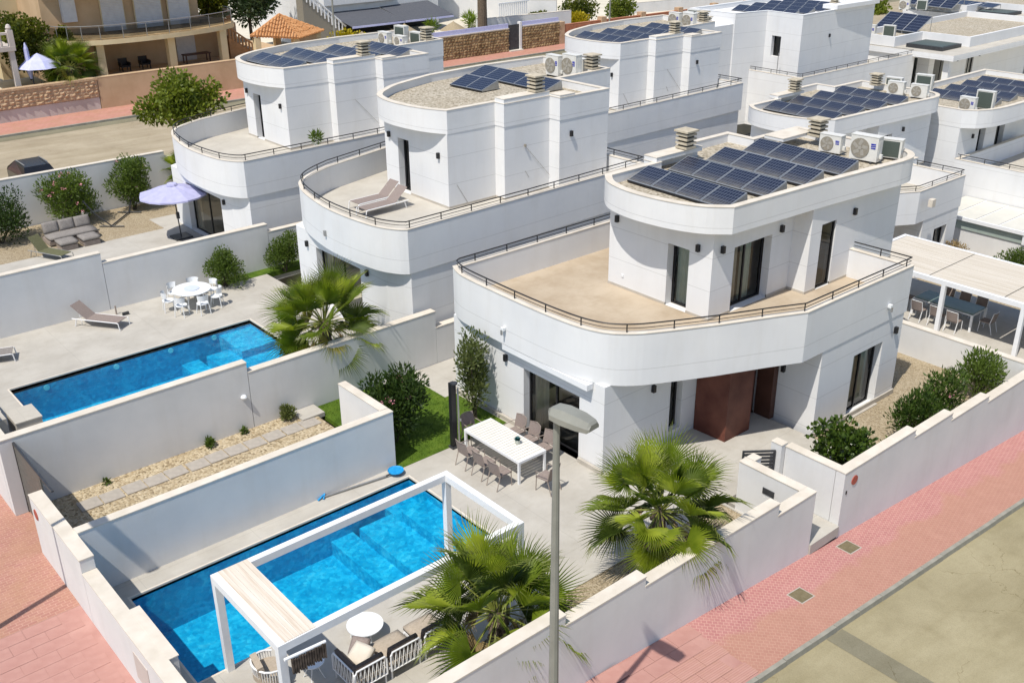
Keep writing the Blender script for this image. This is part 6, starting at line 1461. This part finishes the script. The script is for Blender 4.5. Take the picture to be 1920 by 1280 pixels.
slope = struct(MB().quad((56, 77, .6), (72, 77, .6), (76, 100, 1.6), (52, 100, 1.6)).build('garden_ground', 'sand_ground'))
tp_ = thing('palm_trunk', 'tall bare palm trunk standing behind the rubble wall', 'palm tree', (63.3, 78.6, .6)); MB().tube([(63.3, 78.6, .3), (63.3, 78.6, 4), (63.35, 78.6, 9)], [.5, .45, .42], 12).build('trunk', 'bark', tp_)
for i in range(26):
    a = i*2.4; o = bpy.data.objects.new('frond', FR[i % 3]); COL.objects.link(o); o.parent = tp_; o.matrix_local = Matrix.Translation((.05, 0, 8.5)) @ Matrix.Rotation(a, 4, 'Z') @ Matrix.Rotation(-R(80-5*i), 4, 'Y') @ Matrix.Scale(1.4, 4)
for i, (x, y, lb) in enumerate(((60.2, 82.5, 'spiky small palm below the grey awning'), (66.3, 84.5, 'thin young palm before the sloping white wall'), (64.3, 81.3, 'low young palm nearest the straw parasol'))):
    r = thing('young_palm', lb, 'palm tree', (x, y, .7), 0, 'young palms'); MB().tube([(x, y, .6), (x, y, 1.7)], .10, 7).build('trunk', 'bark', r)
    leaf_cloud(random.Random(80+i), [(x, y, 2.0, .4, .4, .3)], 160, .75, .04, .5).build('fronds', 'palm_green', r)
for i, (x, y, rr, h, m_, lb) in enumerate(((74, 83, 1.6, 2.4, 'hedge_leaf', 'dark green bush at the left of the grove behind the red wall'), (78, 81, 1.5, 2.0, 'yellow_leaf', 'yellowish bush in front of the grove behind the red wall'), (81, 84, 2.4, 3.2, 'hedge_leaf', 'big bush in the middle of the grove behind the red wall'), (85.5, 82, 2.2, 3.0, 'tree_leaf', 'light green bush at the right of the grove behind the red wall'), (63, 90, 1.4, 1.5, 'oleander', 'low bush under the white house awning end'))):
    shrub('grove_bush', lb, 'shrub', x, y, -.2, rr, h, 2200, m_, .24, .06, 90+i, 0, group='garden shrubs across the street', lumps=10)
shrub('grove_bush', 'green roadside bush at the top behind the bungalows', 'shrub', 112, 68, -2.6, 3.4, 4.2, 2400, 'tree_leaf', .4, .1, 97, 0, group='garden shrubs across the street')
wfg = thing('balcony_fence', 'white picket railing above the long white garden wall', 'fence', (71, 84, 2))
for k in range(14): MB().box(69.5+.28*k, 83.5, 2.0, 69.6+.28*k, 83.58, 3.2).build('picket', 'white_metal', wfg)
MB().box(69.4, 83.48, 3.2, 73.5, 83.6, 3.3).build('fence_rail', 'white_metal', wfg)
ws_ = grid_sheet('earth_slope', 'earth', [70, 90, 120, 200, 320], [76, 84, 100, 140, 220], lambda x, y: -.4-.035*max(0, x-85)+.02*max(0, y-84))
wall('garden_wall', 'sloping white plaster wall at the top behind the red wall', [((92, 88), (116, 84), 1.0)], -3, .3)
for (x, y, h, lb) in ((41.8, 69.8, 7.5, 'thin grey street lamp beside the gazebo'), (71.7, 70, 6, 'thin grey street lamp in front of the red wall')):
    l_ = thing('street_lamp', lb, 'street lamp', (x, y, 0), 0, 'thin street lamps'); MB().tube([(x, y, 0), (x, y, h+2)], [.09, .06], 8).build('pole', 'post_grey', l_); MB().tube([(x, y, h+2), (x, y-1.2, h+2.2)], .05, 6).build('arm', 'post_grey', l_); MB().obox((x, y-1.4, h+2.2), (.25, .6, .15)).build('lamp_head', 'post_grey', l_)
